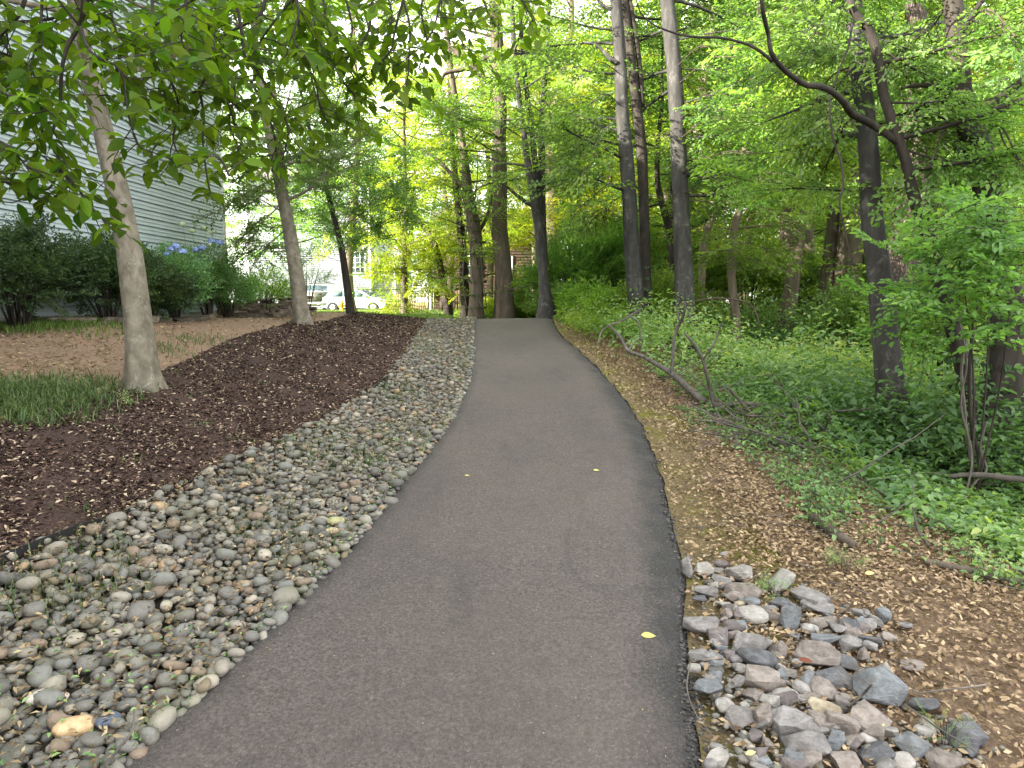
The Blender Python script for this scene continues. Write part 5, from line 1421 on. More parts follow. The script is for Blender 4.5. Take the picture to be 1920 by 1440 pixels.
GEN = [generic(0, 15, 3.0, 50, (2.4, 4.6), G_mid, 1.35, B_dark), generic(1, 17, 4.0, 50, (2.4, 5), G_light, 1.4, B_far), generic(2, 13, 1.2, 52, (2, 4.2), G_light, 1.3, B_grey),
       generic(3, 16, 3.5, 50, (2.6, 5), G_yel, 1.4, B_brown), generic(4, 9, .4, 44, (1.5, 3.4), G_mid, 1.1, B_dark)]
def put_generic(k, x, y, s_, rz, label, group, z=None, sz=None):
    t = thing('forest_tree' if k != 4 else 'understorey_tree', (x, y, gz(x, y)), label, 'tree', group)
    t.rotation_euler = (0, 0, rz); t.scale = (s_, s_, sz or s_)
    tm, cm, wm = GEN[k]
    a = link('trunk', tm, None, t); b = link('crown', cm, None, t); c = link('twigs', wm, None, t); b['kind'] = 'stuff'; c['kind'] = 'stuff'
    return t
MARK = [(655, 'small evergreen'), (745, 'thin leaning tree'), (890, 'vine-wrapped trunk'), (940, 'thick brown trunk'), (1015, 'three-stemmed tree'), (1110, 'dense dark shrub'), (1190, 'scarred grey trunk'), (1280, 'stout grey trunk'), (1330, 'bent pale trunk'), (1380, 'slim pale trunk'),
        (1490, 'brown leaning trunk'), (1585, 'close brown pair'), (1655, 'charcoal grey trunk'), (1710, 'ridged pinkish trunk'), (1780, 'twisting trunk'), (1870, 'forked trunk')]
USED_T = set()
def far_label(desc, x, y):
    u = 960 + F * x / y; m = min(MARK, key=lambda q: abs(q[0] - u)); side = 'left of' if u < m[0] - 12 else ('right of' if u > m[0] + 12 else 'behind')
    if u > 1925: side, m = 'beyond', (0, 'right edge of the view')
    dist_ = 'near' if y < 22 else ('farther' if y < 32 else ('far' if y < 45 else ('very far' if y < 60 else 'farthest')))
    return f'{dist_} {desc}, {side} the {m[1]}'
rr_ = np.random.default_rng(5)
spots = []
def far_ok(x, y, dmin):
    return all((x - a) ** 2 + (y - b) ** 2 > dmin ** 2 for a, b in spots)
tries = 0
while len(spots) < 56 and tries < 6000:
    tries += 1
    y = rr_.uniform(21, 75); x = rr_.uniform(-.02 * y + 1.5, .85 * y + 4)
    if y < 30 and x < 3.6: continue
    if far_ok(x, y, 2.9 if y < 40 else 3.8): spots.append((x, y))
for x, y in spots:
    if 960 + F * x / y > 2060: continue
    k = int(rr_.choice([0, 1, 2, 3, 4], p=[.24, .2, .2, .16, .2])) if x / y > .32 else int(rr_.choice([1, 2, 3, 4], p=[.2, .22, .48, .10]))
    lab = far_label(['dark-trunked leafy tree', 'pale-trunked leafy tree', 'low-branched light green tree', 'yellow-green sunlit tree', 'bushy understorey tree'][k], x, y)
    put_generic(k, x, y, rr_.uniform(.8, 1.2), rr_.uniform(0, 6.28), lab, 'trees deep in the wood')
# right flank, closer
for x, y, k, s_ in ((9.6, 14.5, 4, .6), (10.2, 17.5, 2, .75), (12, 21, 3, .9), (4.6, 21.0, 4, .55), (6.4, 24, 2, .8)):
    put_generic(k, x, y, s_, rr_.uniform(0, 6.28), far_label(['dark-trunked leafy tree', 'pale-trunked leafy tree', 'low-branched light green tree', 'yellow-green leafy tree', 'bushy understorey tree'][k], x, y), 'trees filling the wood beside the undergrowth')
for x, y, s_ in ((4.6, 34, .8), (7.5, 41, 1.0), (5.2, 47, 1.1), (9.5, 50, 1.1)):
    put_generic(3, x, y, s_, rr_.uniform(0, 6.28), far_label('glowing yellow-green tree', x, y), 'trees deep in the wood')
for x, y, s_ in ((22, 66, .9), (27, 70, .9), (32, 72, 1), (18, 72, .9), (36, 78, 1), (14, 76, 1), (42, 80, 1), (25, 82, 1), (48, 84, 1)):
    put_generic(4, x, y, s_, rr_.uniform(0, 6.28), far_label('bushy understorey tree', x, y), 'trees deep in the wood')
# trees over the lawn and behind the houses
for x, y, k, s_, lab in ((-2.6, 29, 3, .62, 'bright yellow-green tree overhanging the porch'), (-5.3, 34, 2, .72, 'light green tree in front of the white house'), (-1.2, 36, 3, .8, 'yellow-green tree behind the vine-wrapped trunk'),
                         (-22.5, 62, 1, 1.0, 'leafy tree glimpsed in the gap between the two houses'), (-18, 40, 4, .5, 'small bright green tree in the gap beside the house corner'), (-8, 68, 0, 1.1, 'dark green tree rising behind the white house'), (-14, 72, 2, 1.2, 'pale green tree rising behind the white house'), (1.5, 44, 1, 1.0, 'pale-trunked tree behind the board fence'),
                         (-3.8, 24.5, 3, .55, 'yellow-green young tree at the edge of the lawn'), (-7.7, 33.5, 1, .95, 'tall leafy tree behind the small evergreen, before the white house'), (-11.0, 36, 0, 1.0, 'tall leafy tree rising behind the slender trunk')):
    put_generic(k, x, y, s_, rr_.uniform(0, 6.28), lab, None)

# ------------------------------------------------------------------ undergrowth
def herbs(g, gs, X, Y, h0, h1, nl, s0, s1, spread=.6, W=.62, detail=2, tone=(0, 1), nod=.35):
    """small leafy plants: nl leaves around each stem"""
    n = len(X); Z = terrain(X, Y); H_ = (h0 + (h1 - h0) * R.random(n)) * np.clip(1.0 + .75 * bumps(X * 1.4 + 4, Y * 1.4, 0, 14), .35, 2.2)
    pt = R.uniform(tone[0], tone[1], n) * .6 + .2 + .28 * bumps(X * .9 + 7, Y * .9, 0, 12)
    lx, ly = R.normal(0, .15, n) * H_, R.normal(0, .15, n) * H_
    a0 = R.uniform(0, 6.28, n)
    for i in range(nl):
        k = R.random(n) < .92; t = (i + .8) / nl
        a = a0 + i * 2.4 + R.normal(0, .3, n); rad = spread * H_ * (1.1 - .75 * t) * R.uniform(.4, 1.2, n) * .55
        P = np.stack([X + lx * t + np.cos(a) * rad, Y + ly * t + np.sin(a) * rad, Z + H_ * (.25 + .75 * t) * R.uniform(.85, 1.1, n)], 1)
        D = np.stack([np.cos(a), np.sin(a), R.normal(-.15, nod, n)], 1)
        N = np.stack([R.normal(0, .35, n) - .2 * np.cos(a), R.normal(0, .35, n) - .2 * np.sin(a), np.ones(n)], 1)
        S = R.uniform(s0, s1, n) * (1.15 - .4 * t)
        leaf_faces(g, P[k], D[k], N[k], S[k], W, np.clip(pt + R.normal(0, .16, n) + .15 * t, 0, 1)[k], detail)
    if gs is not None:
        for x, y, z, h, dx, dy in list(zip(X, Y, Z, H_, lx, ly))[:2500]:
            gs.tube([(x, y, z - .01), (x + dx * .5, y + dy * .5, z + h * .5), (x + dx, y + dy, z + h)], [.003, .0025, .0012], 3, cap=False)

g, gs = Geo(), Geo()
def zone(n, y0, y1, w0, w1, p=1.0):
    X, Y = sample_strip(n, lambda y: XC(y) + w0, lambda y: XC(y) + w1, y0, y1, p); return X, Y
# edge of the carpet, thin and patchy
X, Y = zone(2300, 2.2, 12, -.25, 1.5); k = bumps(X * 1.7, Y * 1.7, 0, 12) + R.normal(0, .25, len(X)) > .12 - .5 * (X - XC(Y))
herbs(g, gs, X[k], Y[k], .05, .14, 6, .03, .062, 1.2)
X, Y = zone(7500, 3.0, 13, .9, 6.0); k = bumps(X * 1.4, Y * 1.4, 0, 12) + .25 * (X - XC(Y)) > .0; herbs(g, gs, X[k], Y[k], .14, .44, 8, .04, .095, .9)
X, Y = zone(2300, 4.5, 10.5, 1.0, 5.0); k = bumps(X * 2.1, Y * 2.1, 0, 12) > .1; herbs(g, None, X[k], Y[k], .40, .75, 9, .06, .125, .6, .55)
X, Y = zone(6500, 8, 26, .1, 9.0, .4); herbs(g, None, X, Y, .18, .50, 7, .06, .12, .9, .55, 1)
X, Y = zone(5000, 9, 32, 4, 24, .2); herbs(g, None, X, Y, .3, .8, 7, .10, .2, .9, .55, 1)
obj('ground_cover', g, G_cover, None, False, 'stuff')
g = Geo(); X, Y = zone(2600, 3.2, 14, .6, 7.0); k = bumps(X * 1.5 + 9, Y * 1.5, 0, 12) > .15; herbs(g, None, X[k], Y[k], .2, .55, 8, .05, .11, .8, .75, 2)
obj('broadleaf_ground_cover', g, G_blue, None, False, 'stuff')
g = Geo(); X, Y = zone(2200, 3.0, 12, .2, 5.0); k = bumps(X * 1.8 + 2, Y * 1.8 + 5, 0, 12) > .3; herbs(g, None, X[k], Y[k], .15, .5, 7, .07, .16, .8, .2, 1, (.4, 1))
obj('narrow_leaved_ground_cover', g, G_light, None, False, 'stuff')
g = Geo()
_pc = ground(1440, 815)
for _ in range(190):
    y = 3.2 * (14 / 3.2) ** R.random(); x = float(XC(y)) + R.uniform(-.1, 3.2)
    if _ < 45: x, y = _pc[0] + R.normal(0, .55), _pc[1] + R.normal(0, .55)
    x += 0; a = R.uniform(0, 6.28); z = gz(x, y)
    P = limb_path([x, y, z + .02 + R.random() * .12], [math.cos(a), math.sin(a), R.normal(.12, .25)], R.uniform(.3, 1.3), 0, 6, .13)
    if (P[:, 0] < XR(P[:, 1]) + .25).any(): continue
    P[:, 2] = np.maximum(P[:, 2], terrain(P[:, 0], P[:, 1]) + .012); r0_ = R.uniform(.003, .011) if _ >= 45 else R.uniform(.005, .017)
    g.tube(P, np.linspace(r0_, r0_ * .35, len(P)), 5, .1, R.random())
    if R.random() < .6:
        P2 = limb_path(P[3], unit(P[4] - P[3]) + R.normal(0, .6, 3), R.uniform(.15, .5), 0, 4, .15); g.tube(P2, np.linspace(r0_ * .6, r0_ * .2, len(P2)), 4, .1)
obj('brushwood', g, B_dead, None, False, 'stuff')
obj('ground_cover_stems', gs, G_dark, None, False, 'stuff')
# brighter leafy growth on the sunny end, beside and beyond the crest
g = Geo()
X, Y = R.uniform(1.3, 3.6, 2600), R.uniform(13.5, 21, 2600); k = X > XR(np.minimum(Y, 18)) + .35 + R.normal(0, .12, len(X)); herbs(g, None, X[k], Y[k], .12, .42, 7, .05, .10, .9, .5, 1)
X, Y = R.uniform(-1.9, 3.4, 3400), R.uniform(25.2, 29.5, 3400); herbs(g, None, X, Y, .25, .65, 7, .06, .13, .9, .5, 1)
obj('sunny_ground_cover', g, G_light, None, False, 'stuff')
g = Geo(); X, Y = R.uniform(.9, 2.6, 9000), R.uniform(16.5, 21, 9000); k = X > XR(np.minimum(Y, 18)) + .1; blades(g, X[k], Y[k], .04, .12, .006, .6)
X, Y = R.uniform(-1.5, 3, 9000), R.uniform(25.2, 27, 9000); blades(g, X, Y, .08, .22, .008, .6)
obj('verge_grass', g, G_grass, None, False, 'stuff')

def bush(name, label, x, y, rx, ry, h, nst, nsp, leafm, set_=None, scale=.5, tone=(0, 1), base=.25, detail=1, group=None, cat='shrub', bark=None, up=.5, W=.5, lscale=None, low=.15):
    z = gz(x, y); t = thing(name, (x, y, z), label, cat, group)
    gw, gl = Geo(), Geo(); tips = []
    for i in range(nst):
        a = i * 2.4 + R.uniform(-.4, .4); e_ = R.uniform(.15, 1); q = np.array([x + math.cos(a) * rx * e_ * .85, y + math.sin(a) * ry * e_ * .85, z + h * R.uniform(.6, .95)])
        P = curve([(x + math.cos(a) * rx * base * .4, y + math.sin(a) * ry * base * .4, z - .03), (x + math.cos(a) * rx * e_ * .45, y + math.sin(a) * ry * e_ * .45, z + h * .4), q], 10)
        gw.tube(P, np.linspace(.016, .004, len(P)) * ((h / 1.3) ** .5 if h > .3 else h), 5, .1, cap=False); tips.append(P)
    for i in range(nsp):
        d = unit(R.normal(size=3) * [1, 1, .8]); d[2] = abs(d[2]) * (1 if R.random() < .75 else -.5)
        rr = R.uniform(.45, 1) ** .5 * (1 + .18 * math.sin(d[0] * 5 + d[1] * 7 + x))
        p = np.array([x + d[0] * rx * rr, y + d[1] * ry * rr, z + h * (.48 + .46 * d[2] * rr)])
        if p[2] < z + h * low: p[2] = z + h * (low + R.random() * .2)
        put_spray(gl, gw if i % 3 == 0 else None, p - unit(d + [0, 0, up]) * scale * .5, unit(d + [0, 0, up] + R.normal(0, .3, 3)), scale * R.uniform(.7, 1.2), unit(R.normal(0, .6, 3) + [0, 0, 1]), set_, detail, tone, 1.0, lscale, W)
    obj('stems', gw, bark or B_dark, t, True); obj('foliage', gl, leafm, t, False, 'stuff')
    return t
AZ = [(-7.15, 8.0, 1.0, .95, 1.30), (-6.75, 9.5, .95, .9, 1.42), (-6.35, 10.9, .85, .85, 1.30), (-7.2, 6.6, .95, .9, 1.3), (-6.25, 12.1, .60, .7, 1.02)]
for (x, y, rx, ry, h), lab in zip(AZ, ('dark dense rounded shrub against the siding, second from the picture edge', 'tall dark dense shrub with bare twisted lower stems', 'dark shrub just left of the nearest pale trunk', 'dark shrub cut by the left edge of the view', 'low dark shrub with an open vase of bare stems')):
    bush('dark_shrub', lab, x, y, rx * .8, ry, h, 16, 260, G_dark, SPR_FINE, .42, (0, 1), low=.2, W=.6, lscale=.72, group='dark shrubs along the siding')
HY_ = [(-6.35, 13.1, .62, .6, 1.35), (-6.25, 14.3, .62, .6, 1.5), (-6.25, 15.3, .55, .6, 1.2)]
tops = []
for (x, y, rx, ry, h), lab in zip(HY_, ('hydrangea bush with blue flower heads just right of the nearest trunk', 'tallest hydrangea bush with pale and blue flower heads', 'green hydrangea bush nearest the house corner')):
    tops.append(bush('hydrangea_bush', lab, x, y, rx, ry, h, 24, 210, G_blue, SPR_BIG, .38, (0, .9), low=.35, W=.62, group='hydrangeas by the siding'))
def petal_mat(name, a, b_):
    s = M(name); return s.finish(s.ramp(s.attr(), [(0, a), (1, b_)]), .7, None, .2)
PB, PG = petal_mat('blue_petals', (.20, .30, .62), (.42, .52, .85)), petal_mat('greenish_white_petals', (.42, .50, .30), (.68, .74, .55))
def flower(parent, u, v, D, s_, m):
    q = at(u, v, D); g = Geo(); n = 46; d = unit(R.normal(size=(n, 3)) * [1, 1, .8]); d[:, 2] = np.abs(d[:, 2]) * .9 - .15
    P = d * s_ * [1, 1, .75]
    leaf_faces(g, P, unit(np.cross(d, R.normal(size=(n, 3)))), d, s_ * .55, .8, R.random(n), 1, fold=.02, droop=.02)
    V, Fq = I1[0] * s_ * [.9, .9, .62], np.concatenate([I1[1], I1[1][:, 2:3]], 1); g.add(V, Fq, .4)
    o = link('flower_head', to_mesh('flower_head', g), m, parent); o.location = q - np.array(parent['_o'])
    o['label'] = 'blue flower head' if m is PB else 'greenish white flower head'
    g = Geo(); b = q.copy(); b[2] -= .45; b[0] += .05; g.tube([b, q], .004, 4); obj('flower_stalk', g, G_blue, parent)
for u, v, k in ((323,467,0),(342,472,0),(312,477,0),(318,523,0),(330,462,0)): flower(tops[0], u, v, 12.7, .075, PB)
for u, v, k in ((368,468,1),(379,465,1),(372,489,1),(412,455,1),(397,452,1)): flower(tops[1], u, v, 13.7, .075, PB)
for u, v in ((342,421),(360,433),(383,428),(397,435)): flower(tops[1], u, v, 13.9, .075, PG)
flower(tops[2], 421, 468, 14.6, .07, PG)
bush('leafy_shrub', 'bright green loose shrub growing at the end of the dry stone wall', -5.95, 16.9, .75, .7, 1.2, 14, 110, G_light, SPR_BIG, .42, (0, .9), W=.55)
bush('leafy_shrub', 'open airy young shrub between the house corner and the slender trunk', -5.5, 18.6, .7, .7, 1.6, 10, 44, G_mid, SPR_FINE, .5, (.1, 1))
bush('leafy_shrub', 'yellowish shrub peeking over the dry stone wall', -6.3, 17.7, .6, .6, 1.0, 10, 60, G_light, SPR_BIG, .4, (.3, 1), W=.55)

# shrubs in and before the wood
for (u, D, rx, h, m_, sc_, st, lab) in ((1075, 22.5, 1.5, 2.9, G_mid, .8, SPRAYS, 'tall dense dark green shrub right of the three-stemmed tree'), (1130, 23.5, 1.7, 3.4, G_mid, .85, SPRAYS, 'broad green shrub filling the gap beyond the path end'),
        (1010, 25, 1.2, 1.9, G_mid, .7, SPRAYS, 'bluish green shrub at the foot of the thick brown trunk'), (1105, 18.8, .8, 1.0, G_light, .6, SPR_BIG, 'yellow-green shrub lit by the sun beside the path end'),
        (1150, 17.2, .7, .85, G_light, .55, SPR_BIG, 'low yellow-green shrub left of the scarred trunk'), (960, 26, .8, .8, G_yel, .6, SPR_BIG, 'low bright shrub before the thick brown trunk'),
        (905, 26.5, .7, .7, G_yel, .6, SPR_BIG, 'low bright shrub before the vine-wrapped trunk'), (1060, 21, .9, 1.2, G_mid, .6, SPRAYS, 'rounded green shrub at the foot of the three-stemmed tree'),
        (1240, 16.5, .9, 1.5, G_light, .6, SPRAYS, 'light green shrub between the two nearer grey trunks'), 
         (1525, 23, 1.4, 2.4, G_light, .8, SPRAYS, 'shrub behind the close pair of brown trunks'),
        (1625, 13.5, 1.0, 1.5, G_mid, .65, SPRAYS, 'green shrub left of the charcoal grey trunk'), (1770, 10.5, 1.0, 2.0, G_mid, .6, SPRAYS, 'leafy shrub behind the twisting trunk'),
         (1880, 10, 1.2, 2.2, G_light, .6, SPRAYS, 'pale green shrub behind the forked trunk'),
        (1400, 23, 1.5, 2.6, G_light, .8, SPRAYS, 'broad shrub far behind the pale slim trunk'), (1280, 22, 1.5, 2.6, G_light, .8, SPRAYS, 'dark shrub far behind the stout grey trunk'), (1660, 20, 1.8, 3.0, G_mid, .9, SPRAYS, 'tall shrub far behind the charcoal trunk'), (1190, 24, 1.6, 3.0, G_mid, .9, SPRAYS, 'tall shrub behind the pair of grey trunks')):
    x = (u - 960) / F * D
    bush('woodland_shrub', lab, x, D, rx, rx * .8, h, 12, int(70 + 40 * h), m_, st, sc_, (0, 1), group='shrubs in the wood', low=.1, lscale=sc_ * 1.25)
# ivy on trunk bases
def ivy_on(key, lab, z1, n, seedlean=0):
    t, P, rr = TR[key]; g = Geo()
    zs = P[:, 2] - P[0][2]; zz = z1 * R.random(n) ** 1.3; a = R.uniform(0, 6.28, n)
    k = np.array([int(np.argmin(np.abs(zs - z))) for z in zz]); rad = rr[k] * 1.12 + .015 + R.random(n) * .05
    dirs = np.stack([np.cos(a), np.sin(a), 0 * a], 1)
    leaf_faces(g, P[k] + dirs * rad[:, None] + [[0, 0, 0]] * n, np.stack([-np.sin(a) * .5, np.cos(a) * .5, -np.ones(n)], 1) + R.normal(0, .3, (n, 3)), dirs + R.normal(0, .3, (n, 3)), R.uniform(.05, .10, n), .8, R.random(n), 1)
    v = obj('ivy', g, G_dark, None, False, None); tag(v, lab, 'ivy')
ivy_on('t9', 'ivy climbing the foot of the scarred grey trunk', 1.3, 190); ivy_on('t9b', 'ivy climbing the foot of the slim dark trunk', 1.8, 160)
ivy_on('t5', 'thick creeper clothing the vine-wrapped trunk', 6.0, 900); ivy_on('t19', 'creeper leaves on the forked trunk', 3.5, 300); ivy_on('t18', 'creeper leaves on the twisting trunk', 2.2, 260)
# hanging vines
def vine_(D, pts, r_, lab, m=B_dead):
    P = np.array([at(u, v, D) for u, v in pts]); g = Geo(); g.tube(curve(P, 40), r_, 6, .1); o = obj('vine', g, m, None, True); tag(o, lab, 'vine')
vine_(21.4, [(905,580),(890,540),(882,480),(885,430),(890,380),(895,330),(896,290)], .018, 'pale vine hanging down the front of the vine-wrapped trunk')
vine_(21.6, [(872,380),(880,420),(898,460),(905,520),(912,575)], .016, 'curling vine between the vine-wrapped trunk and the thick one')
vine_(21.4, [(855,300),(862,350),(875,400),(872,460),(868,520),(875,580)], .02, 'dark vine hanging left of the vine-wrapped trunk', B_brown)
vine_(21.2, [(925,330),(918,400),(925,460),(932,520),(938,575)], .016, 'vine running up the left side of the thick brown trunk', B_brown)
vine_(6.3, [(1815,620),(1803,690),(1808,760),(1815,830),(1825,900)], .012, 'pale slim vine stem in front of the twisting trunk')
vine_(6.2, [(1835,560),(1822,640),(1818,720),(1822,800),(1838,870),(1832,930)], .016, 'slim upright stem beside the twisting trunk', B_dark)
vine_(6.1, [(1798,600),(1812,680),(1802,760),(1822,850),(1815,910),(1800,960)], .009, 'thin crossing vine at the foot of the twisting trunk', B_dead)
vine_(6.1, [(1850,790),(1838,840),(1850,880),(1828,905),(1812,935),(1830,985)], .010, 'looping vine at the foot of the forked trunk', B_dead)

# leafy sapling shrub crowding the right edge
tS = thing('sapling', (*at(1830, 930, 6.2)[:2], gz(*at(1830, 930, 6.2)[:2])), 'leafy sapling with broad fresh leaves crowding the right edge of the wood', 'sapling')
gl, gw = Geo(), Geo(); b0 = np.array(tS['_o']); MAINS = []
for (u, v, D) in [(1800,480,5.7),(1900,500,5.4),(1850,440,5.8),(1780,440,5.9),(1830,500,5.5),(1870,460,5.6),(1900,430,5.5),(1850,530,5.4),(1910,560,5.3),(1940,470,5.3),(1770,520,5.9),(1730,480,6.1),(1740,560,6.1),(1890,610,5.3),(1800,570,5.7),(1930,620,5.2),(1935,420,5.5),(1710,600,6.3),(1690,540,6.4),(1950,540,5.2),(1770,640,6.0),(1820,420,5.9)]:
    q = at(u, v, D)
    if len(MAINS) < 3: P = curve([b0 + R.normal(0, .03, 3) * [1, 1, 0], b0 * .45 + q * .55 + [.12, .1, -.05], q], 10); gw.tube(P, np.linspace(.011, .004, len(P)), 5, cap=False); MAINS.append(q)
    else: m_ = min(MAINS, key=lambda a: np.linalg.norm(a - q)); gw.tube(curve([m_, (m_ + q) / 2 + [0, 0, -.04], q], 6), .0035, 4, cap=False)
    for k in range(4): put_spray(gl, gw, q + R.normal(0, .12, 3) - [.1, .1, 0], unit(np.array([R.normal(-.3, .7), R.normal(-.3, .6), R.normal(0, .25)])), .42 * R.uniform(.8, 1.3), unit(R.normal(0, .4, 3) + [0, 0, 1]), SPRAYS, 2, (.0, 1), .8, .62, .52)
obj('stems', gw, B_dark, tS, True); obj('foliage', gl, G_mid, tS, False, 'stuff')
# small trailing plants near the rocks
bush('small_weed', 'green weed growing between the far rocks of the pile', *ground(1450, 1118)[:2], .09, .08, .10, 5, 12, G_cover, SPR_FINE, .10, (.2, 1), W=.5, low=.1)
bush('small_weed', 'grassy weed beside the whitish stone in the rock pile', *ground(1770, 1400)[:2], .09, .08, .12, 5, 10, G_cover, SPR_FINE, .10, (.2, 1), W=.3, low=.1)
bush('small_weed', 'narrow-leaved weed in the litter beyond the rock pile', *ground(1580, 1075)[:2], .14, .10, .13, 6, 14, G_cover, SPR_FINE, .13, (.2, 1), W=.3, low=.1)
bush('small_weed', 'tiny pale green seedling in the mulch below the nearest trunk', *ground(252, 762)[:2], .06, .06, .10, 3, 3, G_cover, SPR_BIG, .14, (.6, 1), low=.1)

# ------------------------------------------------------------------ dead wood
def dead(name, label, D, segs, m=B_dead, cat='branch', sides=9, jit=.08):
    """segs: list of [(u, v, width px, depth)]; the first is the stem, the others are children"""
    P = [np.array([at(u, v, d) for u, v, w, d in q]) for q in segs]; rad = [[w * .8 * d / F / 2 for u, v, w, d in q] for q in segs]
    for p, r_ in zip(P, rad):
        gl_ = terrain(p[:, 0], p[:, 1]) + np.array(r_) * .8
        p[:, 2] = np.maximum(p[:, 2], gl_)
    c = P[0][0]; t = thing(name, c, label, cat)
    for i, (p, r_) in enumerate(zip(P, rad)):
        q = curve(p, 24); g = Geo(); g.tube(q, np.interp(np.linspace(0, 1, len(q)), np.linspace(0, 1, len(r_)), r_), sides, jit); obj('stem' if i == 0 else 'side_branch', g, m, t, True)
    return t
dead('fallen_branch', 'long grey fallen branch with forked twigs arching from the undergrowth towards the path', 9, [
    [(1322,757,17,8.6),(1290,728,16,8.8),(1262,702,14,9.1),(1232,684,11,9.6),(1205,668,9,10.2),(1178,658,8,10.8),(1165,635,7,11.2),(1150,618,6,11.6),(1142,610,6,11.8)],
    [(1142,611,5,11.8),(1165,602,5,11.8),(1185,590,5,11.8),(1200,580,4,11.9)], [(1143,610,4,11.8),(1128,622,3.5,11.7),(1122,640,3,11.5),(1117,652,2,11.4)],
    [(1182,592,4,11.8),(1198,608,4,11.7),(1200,635,3,11.6),(1198,662,2,11.5)], [(1260,700,9,9.1),(1262,665,8,9.2),(1264,635,7,9.3),(1272,612,7,9.3),(1282,590,7,9.2),(1284,565,5,9.2)],
    [(1275,608,4,9.3),(1268,570,3.5,9.4)], [(1178,658,4,10.8),(1190,640,3,11),(1204,630,2,11.1)]])
dead('dead_branch', 'forked upright dead branch standing in the ground cover', 8, [
    [(1340,765,8,8.2),(1332,735,8,8.2),(1326,705,8,8.1),(1318,675,8,8.1),(1305,650,7,8.1),(1290,632,6,8.1),(1283,624,5,8.1)], [(1316,676,5,8.1),(1332,655,4.5,8),(1345,630,4,8),(1353,605,3,8)],
    [(1342,768,7,8.1),(1352,790,7,7.9),(1366,806,7,7.6),(1378,822,8,7.3)]])
dead('dead_branch', 'pale stub of dead branch lying on the brown litter', 7, [
    [(1377,800,8,7.5),(1380,830,10,7.1),(1383,855,12,6.9),(1378,880,14,6.6)], [(1378,800,5,7.5),(1345,792,5,7.6),(1310,788,4,7.7)], [(1378,800,4,7.5),(1400,790,4,7.6)]])
dead('dead_branch', 'long thin dark stick slanting down into the leaf litter', 7.5, [
    [(1366,727,7,8.2),(1395,760,7,7.9),(1425,790,7,7.6),(1455,812,7,7.3),(1490,832,6,7.1),(1540,850,5,6.9)]], B_twig)
dead('log', 'short thick rotting brown log among the litter and sticks', 7, [[(1420,845,18,7.0),(1450,840,20,7.0),(1485,832,20,7.1),(1520,835,14,7.2)]], B_brown, 'log')
dead('log', 'dark weathered stump of log poking out of the litter towards the rocks', 4.6, [[(1522,972,24,4.9),(1545,995,26,4.75),(1575,1020,26,4.6),(1600,1035,20,4.5)]], B_brown, 'log')
dead('log', 'thin grey log half hidden under the leaves near the right edge', 4.2, [[(1730,1080,14,4.4),(1780,1092,18,4.35),(1850,1118,20,4.3),(1940,1140,18,4.25)]], B_brown, 'log')
dead('dead_branch', 'grey horizontal branch lying at the foot of the forked trunk', 6, [[(1780,893,10,6.2),(1830,890,13,6.1),(1880,895,15,6.0),(1960,905,16,5.9)]])
for pts, lab in (([(1480,842,5,7),(1560,830,4,7.2),(1640,818,3,7.4)], 'thin horizontal stick in front of the charcoal trunk'), ([(1340,760,9,8.3),(1380,758,10,8.3),(1420,757,9,8.3)], 'short rounded branch piece lying by the fallen branch'), ([(1400,835,5,7.2),(1440,800,4,7.4),(1470,790,3,7.5)], 'thin stick crossing the short log'),
                 ([(1560,855,4,6.8),(1640,880,3,6.6),(1700,870,3,6.6)], 'crooked thin twig near the foot of the charcoal trunk'), ([(1695,1320,3,2.9),(1760,1365,4,2.75),(1855,1425,3,2.6)], 'thin pale twig lying across the outer rocks'), ([(1590,1325,6,2.9),(1615,1305,6,2.95),(1635,1283,5,2.9)], 'short pale stick leaning on the large boulder'),
                 ([(1295,1240,3,3.1),(1288,1290,4,2.95),(1305,1340,4,2.8),(1332,1378,3,2.7)], 'thin curved twig between the path edge and the rocks'), ([(252,1330,4,2.55),(248,1370,6,2.5),(225,1400,7,2.45),(195,1440,7,2.4)], 'bent pale twig resting on the near cobbles'), ([(0,1103,3,3.6),(50,1112,3,3.6),(95,1128,2,3.5)], 'thin straight twig across the cobbles at the picture edge')):
    dead('stick', lab, 0, [pts], B_dead, 'stick', 6)
dead('dead_branch', 'thin dark leafless branch hanging between the pale trunk and the leaning trunk', 12.5, [[(1275,572,4,12.5),(1330,560,4,12.5),(1385,563,4,12.5),(1410,575,3,12.5),(1422,600,3,12.4),(1425,630,2,12.4)]], B_twig)

# ------------------------------------------------------------------ the tree overhead on the left: its low twigs hang into view
b0 = np.array([-3.5, .6, gz(-3.5, .6)])
ov = thing('overhanging_tree', b0, 'tree overhead whose low leafy branches hang over the yard and path', 'tree')
g = Geo(); Pt, rt = trunk_geo(g, [b0 - [0, 0, .1], b0 + [.1, .1, 1.5], b0 + [.15, .3, 3.2], b0 + [.1, .5, 5.5], b0 + [0, .6, 8]], [.17, .15, .13, .09, .05], 16, True); obj('trunk', g, B_pale, ov, True)
gwig = Geo(); LP, LD, LN, LS, LT = [], [], [], [], []
def near_twig(pts, D, w0=9, leaves=True, step=.035, lf=(.05, .085)):
    P = np.array([at(*p, D if len(p) == 2 else p[2])[:3] if len(p) == 2 else at(p[0], p[1], p[2]) for p in pts])
    Q = curve(P, 30); gwig.tube(Q, np.linspace(w0 * D / F / 2, 1.3 * D / F, len(Q)), 6, .08)
    return Q
